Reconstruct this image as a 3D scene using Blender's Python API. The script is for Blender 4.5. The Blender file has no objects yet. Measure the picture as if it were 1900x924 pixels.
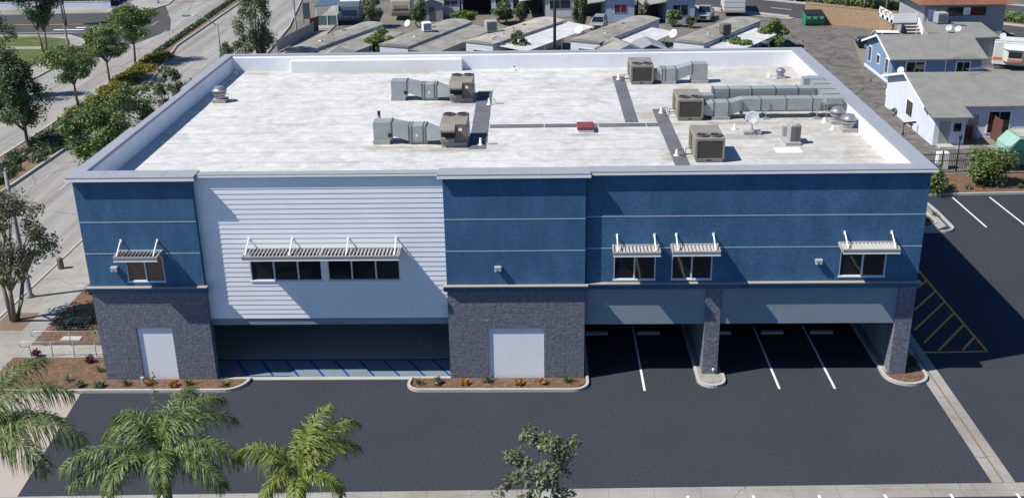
import bpy, math, random
import numpy as np
from mathutils import Vector, Matrix
random.seed(7)
RNG = np.random.default_rng(11)
SC = bpy.context.scene
COL = SC.collection
rad = math.radians
Z0 = 0.0
# ------------------------------------------------------------------ camera
CAM = np.array([21.9456, -47.305, 26.2365]); FPX = 1990.36
PITCH, YAW, ROLL = 0.3855, -0.0288, -0.0178
def cam_axes():
    f = np.array([math.sin(YAW)*math.cos(PITCH), math.cos(YAW)*math.cos(PITCH), -math.sin(PITCH)])
    r = np.array([math.cos(YAW), -math.sin(YAW), 0.]); u = np.cross(r, f)
    c, s = math.cos(ROLL), math.sin(ROLL)
    return c*r+s*u, -s*r+c*u, f
AR, AU, AF = cam_axes()
cd = bpy.data.cameras.new('camera'); cam = bpy.data.objects.new('camera', cd); COL.objects.link(cam)
cd.sensor_width = 36; cd.lens = 36*FPX/1900; cd.clip_start = .5; cd.clip_end = 3000
cam.matrix_world = Matrix(((AR[0], AU[0], -AF[0], CAM[0]), (AR[1], AU[1], -AF[1], CAM[1]), (AR[2], AU[2], -AF[2], CAM[2]), (0, 0, 0, 1)))
SC.camera = cam
def at(px, py, z=0.0, y=None, x=None):
    """survey helper: the real-world point seen at a photo pixel, on the plane z (or y, or x)"""
    d = AR*((px-950)/FPX) + AU*(-(py-462)/FPX) + AF
    t = (y-CAM[1])/d[1] if y is not None else (x-CAM[0])/d[0] if x is not None else (z-CAM[2])/d[2]
    p = CAM+t*d
    return Vector((float(p[0]), float(p[1]), float(p[2])))
# ------------------------------------------------------------------ sky, sun, exposure
SUNV = Vector((-.77, -.25, 1.0)).normalized()
EL = math.asin(SUNV.z); AZ = math.atan2(SUNV.x, SUNV.y)
w = bpy.data.worlds.new('World'); SC.world = w; w.use_nodes = True
nt = w.node_tree; bg = nt.nodes['Background']
sky = nt.nodes.new('ShaderNodeTexSky'); sky.sky_type = 'NISHITA'; sky.sun_disc = False
sky.sun_elevation = EL; sky.sun_rotation = AZ; sky.air_density = 1.0; sky.dust_density = .3; sky.ozone_density = 2.5
tint = nt.nodes.new('ShaderNodeVectorMath'); tint.operation = 'MULTIPLY'; tint.inputs[1].default_value = (.68, 1.02, 1.42)
nt.links.new(sky.outputs[0], tint.inputs[0]); nt.links.new(tint.outputs[0], bg.inputs[0]); bg.inputs[1].default_value = .062
sl = bpy.data.lights.new('sun', 'SUN'); sl.energy = 5.0; sl.angle = rad(.53); sl.color = (1, .955, .88)
so = bpy.data.objects.new('sun', sl); COL.objects.link(so); so.rotation_euler = SUNV.to_track_quat('Z', 'Y').to_euler()
SC.view_settings.view_transform = 'Standard'; SC.view_settings.look = 'None'
SC.view_settings.exposure = .36; SC.view_settings.gamma = 1; SC.view_settings.use_curve_mapping = False
SC.render.engine = 'CYCLES'

# ------------------------------------------------------------------ materials
def new_mat(name):
    m = bpy.data.materials.new(name); m.use_nodes = True
    return m, m.node_tree, m.node_tree.nodes['Principled BSDF']
def mat(name, c, rough=.75, var=.12, scale=3., metal=0., bump=0., bscale=40., fine=0., fscale=60., spec=.3, c2=None, stretch=None, dirt=0.0):
    """procedural surface: base colour, large soft variation, fine grain, bump"""
    m, t, b = new_mat(name)
    N = t.nodes; Lk = t.links.new
    b.inputs['Roughness'].default_value = rough; b.inputs['Metallic'].default_value = metal
    b.inputs['Specular IOR Level'].default_value = spec
    tc = N.new('ShaderNodeTexCoord'); src = tc.outputs['Object']
    if stretch:
        mp = N.new('ShaderNodeMapping'); mp.inputs['Scale'].default_value = stretch; Lk(src, mp.inputs[0]); src = mp.outputs[0]
    n1 = N.new('ShaderNodeTexNoise'); n1.inputs['Scale'].default_value = scale; n1.inputs['Detail'].default_value = 6; n1.inputs['Roughness'].default_value = .62
    Lk(src, n1.inputs['Vector'])
    r = N.new('ShaderNodeValToRGB'); Lk(n1.outputs[0], r.inputs[0])
    r.color_ramp.elements[0].position = .32; r.color_ramp.elements[1].position = .68
    ca = tuple(max(0, x*(1-var)) for x in c); cb = tuple(min(1, x*(1+var)) for x in c) if c2 is None else c2
    r.color_ramp.elements[0].color = (*ca, 1); r.color_ramp.elements[1].color = (*cb, 1)
    out = r.outputs[0]
    if fine:
        n2 = N.new('ShaderNodeTexNoise'); n2.inputs['Scale'].default_value = fscale; n2.inputs['Detail'].default_value = 3
        Lk(tc.outputs['Object'], n2.inputs['Vector'])
        mr = N.new('ShaderNodeMapRange'); mr.inputs[1].default_value = .3; mr.inputs[2].default_value = .7
        mr.inputs[3].default_value = 1-fine; mr.inputs[4].default_value = 1+fine; Lk(n2.outputs[0], mr.inputs[0])
        mx = N.new('ShaderNodeVectorMath'); mx.operation = 'SCALE'; Lk(out, mx.inputs[0]); Lk(mr.outputs[0], mx.inputs['Scale']); out = mx.outputs[0]
    if dirt:
        n4 = N.new('ShaderNodeTexNoise'); n4.inputs['Scale'].default_value = scale*.35; n4.inputs['Detail'].default_value = 9; n4.inputs['Roughness'].default_value = .72
        Lk(src, n4.inputs['Vector'])
        r4 = N.new('ShaderNodeMapRange'); r4.inputs[1].default_value = .5; r4.inputs[2].default_value = .72; r4.inputs[4].default_value = dirt; Lk(n4.outputs[0], r4.inputs[0])
        mm = N.new('ShaderNodeMixRGB'); mm.blend_type = 'MULTIPLY'; Lk(r4.outputs[0], mm.inputs[0]); Lk(out, mm.inputs[1]); mm.inputs[2].default_value = (.52, .45, .36, 1); out = mm.outputs[0]
    Lk(out, b.inputs['Base Color'])
    if bump:
        n3 = N.new('ShaderNodeTexNoise'); n3.inputs['Scale'].default_value = bscale; n3.inputs['Detail'].default_value = 4
        Lk(tc.outputs['Object'], n3.inputs['Vector'])
        bp = N.new('ShaderNodeBump'); bp.inputs['Strength'].default_value = bump; bp.inputs['Distance'].default_value = .03
        Lk(n3.outputs[0], bp.inputs['Height']); Lk(bp.outputs[0], b.inputs['Normal'])
    return m
def brick_mat(name, c, c2, mortar, bw=.4, bh=.13, bump=.6):
    m, t, b = new_mat(name); N = t.nodes; Lk = t.links.new
    b.inputs['Roughness'].default_value = .9; b.inputs['Specular IOR Level'].default_value = .2
    tc = N.new('ShaderNodeTexCoord'); sp = N.new('ShaderNodeSeparateXYZ'); Lk(tc.outputs['Object'], sp.inputs[0])
    ad = N.new('ShaderNodeMath'); Lk(sp.outputs[0], ad.inputs[0]); Lk(sp.outputs[1], ad.inputs[1])
    cb = N.new('ShaderNodeCombineXYZ'); Lk(ad.outputs[0], cb.inputs[0]); Lk(sp.outputs[2], cb.inputs[1])
    br = N.new('ShaderNodeTexBrick'); Lk(cb.outputs[0], br.inputs['Vector'])
    br.inputs['Color1'].default_value = (*c, 1); br.inputs['Color2'].default_value = (*c2, 1); br.inputs['Mortar'].default_value = (*mortar, 1)
    br.inputs['Scale'].default_value = 1; br.inputs['Brick Width'].default_value = bw; br.inputs['Row Height'].default_value = bh; br.inputs['Mortar Size'].default_value = .012
    n = N.new('ShaderNodeTexNoise'); n.inputs['Scale'].default_value = 5; n.inputs['Detail'].default_value = 8; Lk(tc.outputs['Object'], n.inputs['Vector'])
    mr = N.new('ShaderNodeMapRange'); mr.inputs[1].default_value = .3; mr.inputs[2].default_value = .7; mr.inputs[3].default_value = .75; mr.inputs[4].default_value = 1.25; Lk(n.outputs[0], mr.inputs[0])
    mx = N.new('ShaderNodeVectorMath'); mx.operation = 'SCALE'; Lk(br.outputs[0], mx.inputs[0]); Lk(mr.outputs[0], mx.inputs['Scale']); Lk(mx.outputs[0], b.inputs['Base Color'])
    n2 = N.new('ShaderNodeTexNoise'); n2.inputs['Scale'].default_value = 7; n2.inputs['Detail'].default_value = 5; Lk(tc.outputs['Object'], n2.inputs['Vector'])
    sm = N.new('ShaderNodeMath'); sm.operation = 'MULTIPLY_ADD'; Lk(br.outputs['Fac'], sm.inputs[0]); sm.inputs[1].default_value = -.7; Lk(n2.outputs[0], sm.inputs[2])
    bp = N.new('ShaderNodeBump'); bp.inputs['Strength'].default_value = bump; bp.inputs['Distance'].default_value = .03; Lk(sm.outputs[0], bp.inputs['Height']); Lk(bp.outputs[0], b.inputs['Normal'])
    return m
def rib_mat(name, c, c2, pitch=.6, axis=0, rough=.7, bump=.5, seam=.25, dirt=.5, nscale=.6):
    """ribbed / seamed sheet: dark thin seams every pitch metres along the axis, plus stains"""
    m = mat(name, c, rough, .15, nscale, c2=c2, dirt=dirt, fine=.08, fscale=25 if nscale < 1 else 9)
    t = m.node_tree; N = t.nodes; Lk = t.links.new; b = N['Principled BSDF']
    tc = N.new('ShaderNodeTexCoord'); sp = N.new('ShaderNodeSeparateXYZ'); Lk(tc.outputs['Object'], sp.inputs[0])
    md = N.new('ShaderNodeMath'); md.operation = 'PINGPONG'; Lk(sp.outputs[axis], md.inputs[0]); md.inputs[1].default_value = pitch/2
    mr = N.new('ShaderNodeMapRange'); mr.inputs[1].default_value = 0; mr.inputs[2].default_value = pitch*.035; mr.inputs[3].default_value = 1-seam; mr.inputs[4].default_value = 1; Lk(md.outputs[0], mr.inputs[0])
    old = b.inputs['Base Color'].links[0].from_socket
    mx = N.new('ShaderNodeVectorMath'); mx.operation = 'SCALE'; Lk(old, mx.inputs[0]); Lk(mr.outputs[0], mx.inputs['Scale']); Lk(mx.outputs[0], b.inputs['Base Color'])
    bp = N.new('ShaderNodeBump'); bp.inputs['Strength'].default_value = bump; bp.inputs['Distance'].default_value = .02; Lk(mr.outputs[0], bp.inputs['Height']); Lk(bp.outputs[0], b.inputs['Normal'])
    return m
def crack_mat(name, c, c2, crack, scale=.35, width=.012, joint=None, jdark=.7, stretch=None, nsc=.22):
    """old paving: blotchy colour, cracks from a warped voronoi edge, optional joints (px, py)"""
    m = mat(name, c, .9, .18, nsc if not stretch else .9, c2=c2, fine=.12, fscale=18, dirt=.75, bump=.15, bscale=30, stretch=stretch)
    t = m.node_tree; N = t.nodes; Lk = t.links.new; b = N['Principled BSDF']
    tc = N.new('ShaderNodeTexCoord')
    nz = N.new('ShaderNodeTexNoise'); nz.inputs['Scale'].default_value = .6; nz.inputs['Detail'].default_value = 5; Lk(tc.outputs['Object'], nz.inputs['Vector'])
    ma = N.new('ShaderNodeVectorMath'); ma.operation = 'MULTIPLY_ADD'; Lk(nz.outputs['Color'], ma.inputs[0]); ma.inputs[1].default_value = (1.6, 1.6, 0); Lk(tc.outputs['Object'], ma.inputs[2])
    v = N.new('ShaderNodeTexVoronoi'); v.feature = 'DISTANCE_TO_EDGE'; v.inputs['Scale'].default_value = scale; Lk(ma.outputs[0], v.inputs['Vector'])
    mr = N.new('ShaderNodeMapRange'); mr.inputs[1].default_value = width*.4; mr.inputs[2].default_value = width; mr.inputs[3].default_value = 0; mr.inputs[4].default_value = 1; Lk(v.outputs[0], mr.inputs[0])
    old = b.inputs['Base Color'].links[0].from_socket
    mm = N.new('ShaderNodeMixRGB'); Lk(mr.outputs[0], mm.inputs[0]); mm.inputs[1].default_value = (*crack, 1); Lk(old, mm.inputs[2]); out = mm.outputs[0]
    if joint:
        sp = N.new('ShaderNodeSeparateXYZ'); Lk(tc.outputs['Object'], sp.inputs[0])
        for ax, p in enumerate(joint):
            if not p: continue
            md = N.new('ShaderNodeMath'); md.operation = 'PINGPONG'; Lk(sp.outputs[ax], md.inputs[0]); md.inputs[1].default_value = p/2
            j = N.new('ShaderNodeMapRange'); j.inputs[1].default_value = .012; j.inputs[2].default_value = .035; j.inputs[3].default_value = jdark; Lk(md.outputs[0], j.inputs[0])
            mx = N.new('ShaderNodeVectorMath'); mx.operation = 'SCALE'; Lk(out, mx.inputs[0]); Lk(j.outputs[0], mx.inputs['Scale']); out = mx.outputs[0]
    Lk(out, b.inputs['Base Color'])
    return m
def leaf_mat(name, c, c2, scale=1.2):
    m, t, b = new_mat(name); N = t.nodes; Lk = t.links.new
    b.inputs['Roughness'].default_value = .48; b.inputs['Specular IOR Level'].default_value = .4
    tc = N.new('ShaderNodeTexCoord')
    n = N.new('ShaderNodeTexNoise'); n.inputs['Scale'].default_value = scale; n.inputs['Detail'].default_value = 3; Lk(tc.outputs['Object'], n.inputs['Vector'])
    n2 = N.new('ShaderNodeTexWhiteNoise'); 
    q = N.new('ShaderNodeVectorMath'); q.operation = 'SNAP'; q.inputs[1].default_value = (.13, .13, .13); Lk(tc.outputs['Object'], q.inputs[0]); Lk(q.outputs[0], n2.inputs['Vector'])
    ad = N.new('ShaderNodeMath'); ad.operation = 'MULTIPLY_ADD'; Lk(n2.outputs['Value'], ad.inputs[0]); ad.inputs[1].default_value = .45; Lk(n.outputs[0], ad.inputs[2])
    r = N.new('ShaderNodeValToRGB'); r.color_ramp.elements[0].position = .4; r.color_ramp.elements[1].position = .95
    r.color_ramp.elements[0].color = (*c, 1); r.color_ramp.elements[1].color = (*c2, 1); Lk(ad.outputs[0], r.inputs[0]); Lk(r.outputs[0], b.inputs['Base Color'])
    tr = N.new('ShaderNodeBsdfTranslucent'); Lk(r.outputs[0], tr.inputs[0])
    mix = N.new('ShaderNodeMixShader'); mix.inputs[0].default_value = .28
    o = N['Material Output']; Lk(b.outputs[0], mix.inputs[1]); Lk(tr.outputs[0], mix.inputs[2]); Lk(mix.outputs[0], o.inputs[0])
    return m
def glass_mat(name, c=(.012, .015, .018), ior=1.9):
    m, t, b = new_mat(name); b.inputs['Base Color'].default_value = (*c, 1); b.inputs['Roughness'].default_value = .03; b.inputs['IOR'].default_value = ior; b.inputs['Specular IOR Level'].default_value = .6
    N = t.nodes; n = N.new('ShaderNodeTexNoise'); n.inputs['Scale'].default_value = .8; tc = N.new('ShaderNodeTexCoord'); t.links.new(tc.outputs['Object'], n.inputs['Vector'])
    bp = N.new('ShaderNodeBump'); bp.inputs['Strength'].default_value = .04; bp.inputs['Distance'].default_value = .05; t.links.new(n.outputs[0], bp.inputs['Height']); t.links.new(bp.outputs[0], b.inputs['Normal'])
    return m
M = {}
M['blue'] = mat('blue_stucco', (.046, .118, .222), .88, .14, .9, bump=.45, bscale=16, fine=.16, fscale=9, spec=.15, stretch=(1, 1, .45), c2=(.064, .148, .262))
M['blueshade'] = mat('grey_blue_stucco', (.215, .27, .31), .85, .06, .8, bump=.2, bscale=28, fine=.06, fscale=30, spec=.2)
M['brick'] = brick_mat('grey_split_brick', (.178, .185, .222), (.158, .165, .20), (.122, .127, .155), .42, .135, .7)
M['siding'] = mat('white_siding', (.82, .83, .85), .6, .03, 1.0, fine=.03, fscale=14)
M['whitewall'] = mat('white_plaster', (.80, .81, .83), .75, .03, 1.5, bump=.2, bscale=12)
M['parapet'] = mat('pale_grey_parapet', (.74, .75, .78), .75, .05, .8, fine=.04)
M['coping'] = mat('grey_metal_coping', (.28, .29, .325), .5, .05, 1.2, fine=.03)
M['white'] = mat('white_paint', (.80, .80, .80), .5, .03, 2)
M['membrane'] = rib_mat('roof_membrane', (.53, .525, .51), (.60, .595, .58), 1.83, 1, .7, .3, .38, .5, 1.7)
def weather(m, c, x0, x1, amt, spots):
    t = m.node_tree; N = t.nodes; Lk = t.links.new; b = N['Principled BSDF']
    tc = N.new('ShaderNodeTexCoord'); sp = N.new('ShaderNodeSeparateXYZ'); Lk(tc.outputs['Object'], sp.inputs[0])
    nz = N.new('ShaderNodeTexNoise'); nz.inputs['Scale'].default_value = .35; nz.inputs['Detail'].default_value = 8; nz.inputs['Roughness'].default_value = .68; Lk(tc.outputs['Object'], nz.inputs['Vector'])
    ad = N.new('ShaderNodeMath'); ad.operation = 'MULTIPLY_ADD'; Lk(nz.outputs[0], ad.inputs[0]); ad.inputs[1].default_value = 34; Lk(sp.outputs[0], ad.inputs[2])
    mr = N.new('ShaderNodeMapRange'); mr.inputs[1].default_value = x0; mr.inputs[2].default_value = x1; mr.inputs[4].default_value = amt; Lk(ad.outputs[0], mr.inputs[0])
    st = N.new('ShaderNodeMapping'); st.inputs['Scale'].default_value = (1.2, 7, 1); Lk(tc.outputs['Object'], st.inputs[0])
    n2 = N.new('ShaderNodeTexNoise'); n2.inputs['Scale'].default_value = 1.2; n2.inputs['Detail'].default_value = 6; Lk(st.outputs[0], n2.inputs['Vector'])
    m2 = N.new('ShaderNodeMapRange'); m2.inputs[1].default_value = .35; m2.inputs[2].default_value = .7; m2.inputs[3].default_value = .93; m2.inputs[4].default_value = 1.04; Lk(n2.outputs[0], m2.inputs[0])
    # dirt spots round equipment and in the low corners: (x, y, rx, ry)
    tot = mr.outputs[0]
    n5 = N.new('ShaderNodeTexNoise'); n5.inputs['Scale'].default_value = 1.6; n5.inputs['Detail'].default_value = 7; n5.inputs['Roughness'].default_value = .7; Lk(tc.outputs['Object'], n5.inputs['Vector'])
    for (sx, sy, rx, ry) in spots:
        o_ = N.new('ShaderNodeVectorMath'); o_.operation = 'SUBTRACT'; Lk(tc.outputs['Object'], o_.inputs[0]); o_.inputs[1].default_value = (sx, sy, 9.7)
        k_ = N.new('ShaderNodeVectorMath'); k_.operation = 'MULTIPLY'; Lk(o_.outputs[0], k_.inputs[0]); k_.inputs[1].default_value = (1/rx, 1/ry, 0)
        l_ = N.new('ShaderNodeVectorMath'); l_.operation = 'LENGTH'; Lk(k_.outputs[0], l_.inputs[0])
        w2 = N.new('ShaderNodeMath'); w2.operation = 'MULTIPLY_ADD'; Lk(n5.outputs[0], w2.inputs[0]); w2.inputs[1].default_value = 1.6; Lk(l_.outputs['Value'], w2.inputs[2])
        f_ = N.new('ShaderNodeMapRange'); f_.inputs[1].default_value = 1.1; f_.inputs[2].default_value = 1.95; f_.inputs[3].default_value = .95; f_.inputs[4].default_value = 0; Lk(w2.outputs[0], f_.inputs[0])
        mx_ = N.new('ShaderNodeMath'); mx_.operation = 'MAXIMUM'; Lk(tot, mx_.inputs[0]); Lk(f_.outputs[0], mx_.inputs[1]); tot = mx_.outputs[0]
    old = b.inputs['Base Color'].links[0].from_socket
    mm = N.new('ShaderNodeMixRGB'); mm.blend_type = 'MULTIPLY'; Lk(tot, mm.inputs[0]); Lk(old, mm.inputs[1]); mm.inputs[2].default_value = (*c, 1)
    sc = N.new('ShaderNodeVectorMath'); sc.operation = 'SCALE'; Lk(mm.outputs[0], sc.inputs[0]); Lk(m2.outputs[0], sc.inputs['Scale']); Lk(sc.outputs[0], b.inputs['Base Color'])
weather(M['membrane'], (.66, .62, .55), 38, 62, .75, [(17, 7.6, 3.2, .9), (17, 17.2, 3, .8), (28.4, 14, 1.6, 1.6), (27.2, 23, 1.6, 1.2), (29, 6, 1.2, 1.6), (10, 26.2, 7, .5), (33, 9.5, 3, .8), (38.3, 6.5, 1.6, .7), (33, 12.2, 6, .6), (38, 22.5, 2, .8), (2.2, 26.3, 2, .5), (24.5, 10.1, 1.2, .4), (14, 8.0, 2.5, .5), (30.5, 2.5, 4, 1.2)])
M['memwhite'] = mat('white_membrane', (.72, .72, .72), .6, .04, 1.2, dirt=.15)
M['asphalt'] = mat('new_asphalt', (.038, .042, .053), .9, .06, .22, bump=.35, bscale=25, fine=.34, fscale=13, spec=.15)
M['concrete'] = crack_mat('pale_concrete', (.29, .275, .245), (.35, .335, .305), (.17, .165, .155), .12, .004, (1.9, 1.9), .78)
M['curb'] = mat('kerb_concrete', (.40, .385, .36), .85, .08, 1.0, fine=.08, fscale=20)
M['roadconc'] = crack_mat('street_concrete', (.265, .255, .235), (.33, .315, .295), (.15, .145, .14), .10, .006, (3.6, 5.5), .72, (1, .045, 1))
M['asphold'] = crack_mat('cracked_asphalt', (.115, .107, .096), (.175, .165, .15), (.055, .05, .047), .22, .016, nsc=.75)
M['asphroad'] = mat('road_asphalt', (.06, .058, .058), .9, .15, .3, fine=.12, fscale=12)
M['mulch'] = mat('bark_mulch', (.115, .066, .038), .95, .3, 6, bump=.9, bscale=14, fine=.45, fscale=22, c2=(.20, .125, .075))
M['soil'] = mat('dry_soil', (.17, .12, .085), .95, .2, 1, bump=.6, bscale=10, fine=.25, fscale=12)
M['ground'] = mat('dusty_ground', (.155, .14, .12), .95, .2, .15, fine=.15, fscale=8, dirt=.6)
M['lawn'] = mat('mown_lawn', (.07, .095, .02), .95, .2, .5, bump=.6, bscale=30, fine=.25, fscale=18, c2=(.11, .13, .038))
M['paint'] = mat('white_road_paint', (.72, .72, .72), .6, .06, 6, dirt=.12)
M['yellow'] = mat('yellow_road_paint', (.80, .34, .015), .6, .08, 6)
M['bluepaint'] = mat('blue_road_paint', (.01, .045, .26), .6, .08, 6)
M['glass'] = glass_mat('dark_glass', ior=1.55)
M['awn'] = mat('awning_metal', (.37, .365, .35), .45, .04, 2, spec=.4)
M['awnfront'] = mat('awning_grey', (.20, .215, .25), .45, .04, 2)
M['galv'] = mat('galvanised_duct', (.33, .355, .35), .42, .10, 1.4, metal=.25, fine=.08, fscale=18, spec=.5)
M['alu'] = mat('spun_aluminium', (.34, .34, .35), .38, .06, 4, metal=.6)
M['beige'] = mat('beige_unit_metal', (.235, .215, .18), .6, .08, 1.6, dirt=.3)
M['beigedark'] = mat('tan_unit_panel', (.15, .13, .10), .65, .12, 2.2, dirt=.4)
M['coil'] = rib_mat('condenser_coil', (.055, .048, .042), (.075, .068, .06), .06, 0, .7, .8, .5, .2)
M['black'] = mat('black_metal', (.018, .018, .02), .5, .15, 5)
M['darkgrey'] = mat('dark_grey_metal', (.10, .10, .11), .55, .1, 4)
M['pad'] = rib_mat('walkway_rubber', (.115, .118, .13), (.14, .142, .155), .12, 0, .9, .5, .35, .2)
M['red'] = mat('red_hatch_paint', (.20, .045, .045), .6, .15, 4)
M['curbgrey'] = mat('equipment_curb', (.33, .33, .325), .7, .08, 2, dirt=.3)
M['bark'] = mat('bark', (.17, .135, .11), .95, .25, 6, bump=.7, bscale=18, stretch=(1, 1, .25))
M['steel'] = mat('galvanised_steel', (.36, .375, .40), .4, .06, 3, metal=.4)
M['pole'] = mat('grey_pole', (.24, .25, .26), .6, .08, 2)
M['rooftan'] = rib_mat('old_sheet_roof', (.235, .225, .20), (.325, .315, .285), .9, 1, .8, .4, .14, .8)
M['roofcream'] = rib_mat('cream_sheet_roof', (.36, .325, .275), (.44, .41, .36), .75, 1, .8, .5, .28, .65)
M['roofwhite'] = rib_mat('white_sheet_roof', (.52, .52, .52), (.62, .62, .61), .55, 0, .7, .4, .18, .35)
M['shingle'] = mat('grey_shingle', (.205, .20, .185), .95, .12, .8, bump=.5, bscale=22, fine=.14, fscale=16)
M['tile'] = rib_mat('clay_tile', (.17, .075, .043), (.23, .105, .06), .85, 2, .85, 1.0, .55, .3)
M['homewhite'] = mat('white_home_wall', (.55, .565, .60), .7, .05, .6, dirt=.25)
M['homeblue'] = mat('pale_blue_home_wall', (.36, .43, .55), .75, .06, .8, bump=.2, bscale=14)
M['cottage'] = mat('blue_cottage_stucco', (.17, .26, .39), .85, .08, .9, bump=.3, bscale=14)
M['cottagewhite'] = mat('white_cottage_stucco', (.60, .63, .72), .85, .06, .9, bump=.2, bscale=14)
M['apart'] = mat('grey_stucco', (.32, .32, .33), .85, .08, .7, dirt=.3)
M['tan'] = brick_mat('tan_block', (.36, .25, .155), (.32, .22, .14), (.30, .21, .135), .4, .2, .3)
M['wood'] = mat('weathered_wood', (.13, .06, .042), .9, .25, 2, stretch=(5, 5, .6), bump=.4)
M['woodlight'] = mat('plywood', (.30, .155, .065), .8, .2, 2, stretch=(4, 4, .6))
M['green'] = mat('green_paint', (.02, .20, .09), .5, .12, 2, dirt=.2)
M['cagegreen'] = mat('dark_green_cage', (.015, .03, .025), .6, .2, 4)
M['mint'] = mat('pale_mint_paint', (.26, .42, .35), .5, .08, 1.5, dirt=.3)
M['teal'] = rib_mat('corrugated_green', (.03, .13, .11), (.04, .16, .13), .12, 2, .5, .6, .3, .2)
M['rvwhite'] = mat('camper_white', (.55, .55, .53), .5, .04, 1.2, dirt=.25)
M['rvorange'] = mat('camper_orange_stripe', (.48, .16, .07), .5, .05, 2)
M['rvtan'] = mat('camper_tan', (.33, .30, .25), .6, .06, 1.2, dirt=.45)
M['rvblue'] = mat('trailer_blue_grey', (.07, .105, .15), .5, .08, 1.4)
M['carblue'] = mat('car_paint_dark_blue', (.012, .022, .06), .25, .05, 2, spec=.6)
M['carsilver'] = mat('car_paint_silver', (.42, .44, .46), .3, .04, 2, metal=.4)
M['carwhite'] = mat('car_paint_white', (.78, .78, .78), .3, .03, 2, spec=.5)
M['carblack'] = mat('car_paint_black', (.012, .012, .015), .2, .05, 2, spec=.6)
M['rubber'] = mat('tyre_rubber', (.02, .02, .02), .9, .1, 6)
M['maroon'] = mat('maroon_curtain', (.12, .02, .025), .9, .15, 4)
M['hydrant'] = mat('hydrant_yellow', (.62, .42, .03), .45, .05, 5)
M['tarp'] = mat('blue_plastic', (.03, .10, .45), .5, .1, 3)
M['leaf'] = leaf_mat('tree_leaf', (.06, .105, .024), (.20, .26, .08))
M['leafyoung'] = leaf_mat('young_leaf', (.075, .095, .04), (.24, .26, .15))
M['leafbrown'] = leaf_mat('brownish_leaf', (.085, .095, .05), (.22, .22, .135))
M['leafdark'] = leaf_mat('dark_leaf', (.04, .075, .028), (.125, .175, .07))
M['leafgrey'] = leaf_mat('olive_leaf', (.065, .09, .042), (.20, .23, .125))
M['leaflime'] = leaf_mat('lime_leaf', (.05, .10, .012), (.15, .22, .04))
M['palmleaf'] = leaf_mat('palm_leaf', (.045, .09, .016), (.22, .27, .085), 2.5)
M['palmyoung'] = leaf_mat('young_palm_leaf', (.10, .15, .02), (.26, .29, .07), 2.5)
M['rachis'] = mat('palm_rachis', (.20, .23, .07), .6, .1, 3)
M['yellowflower'] = leaf_mat('yellow_groundcover', (.075, .085, .01), (.25, .215, .022), 1.0)
M['orangeflower'] = leaf_mat('orange_flower', (.10, .10, .02), (.60, .22, .03), 4.)
M['burgundy'] = leaf_mat('burgundy_leaf', (.09, .015, .03), (.25, .06, .09), 4.)
M['cover'] = leaf_mat('groundcover_leaf', (.03, .06, .02), (.10, .135, .055), .8)

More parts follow.
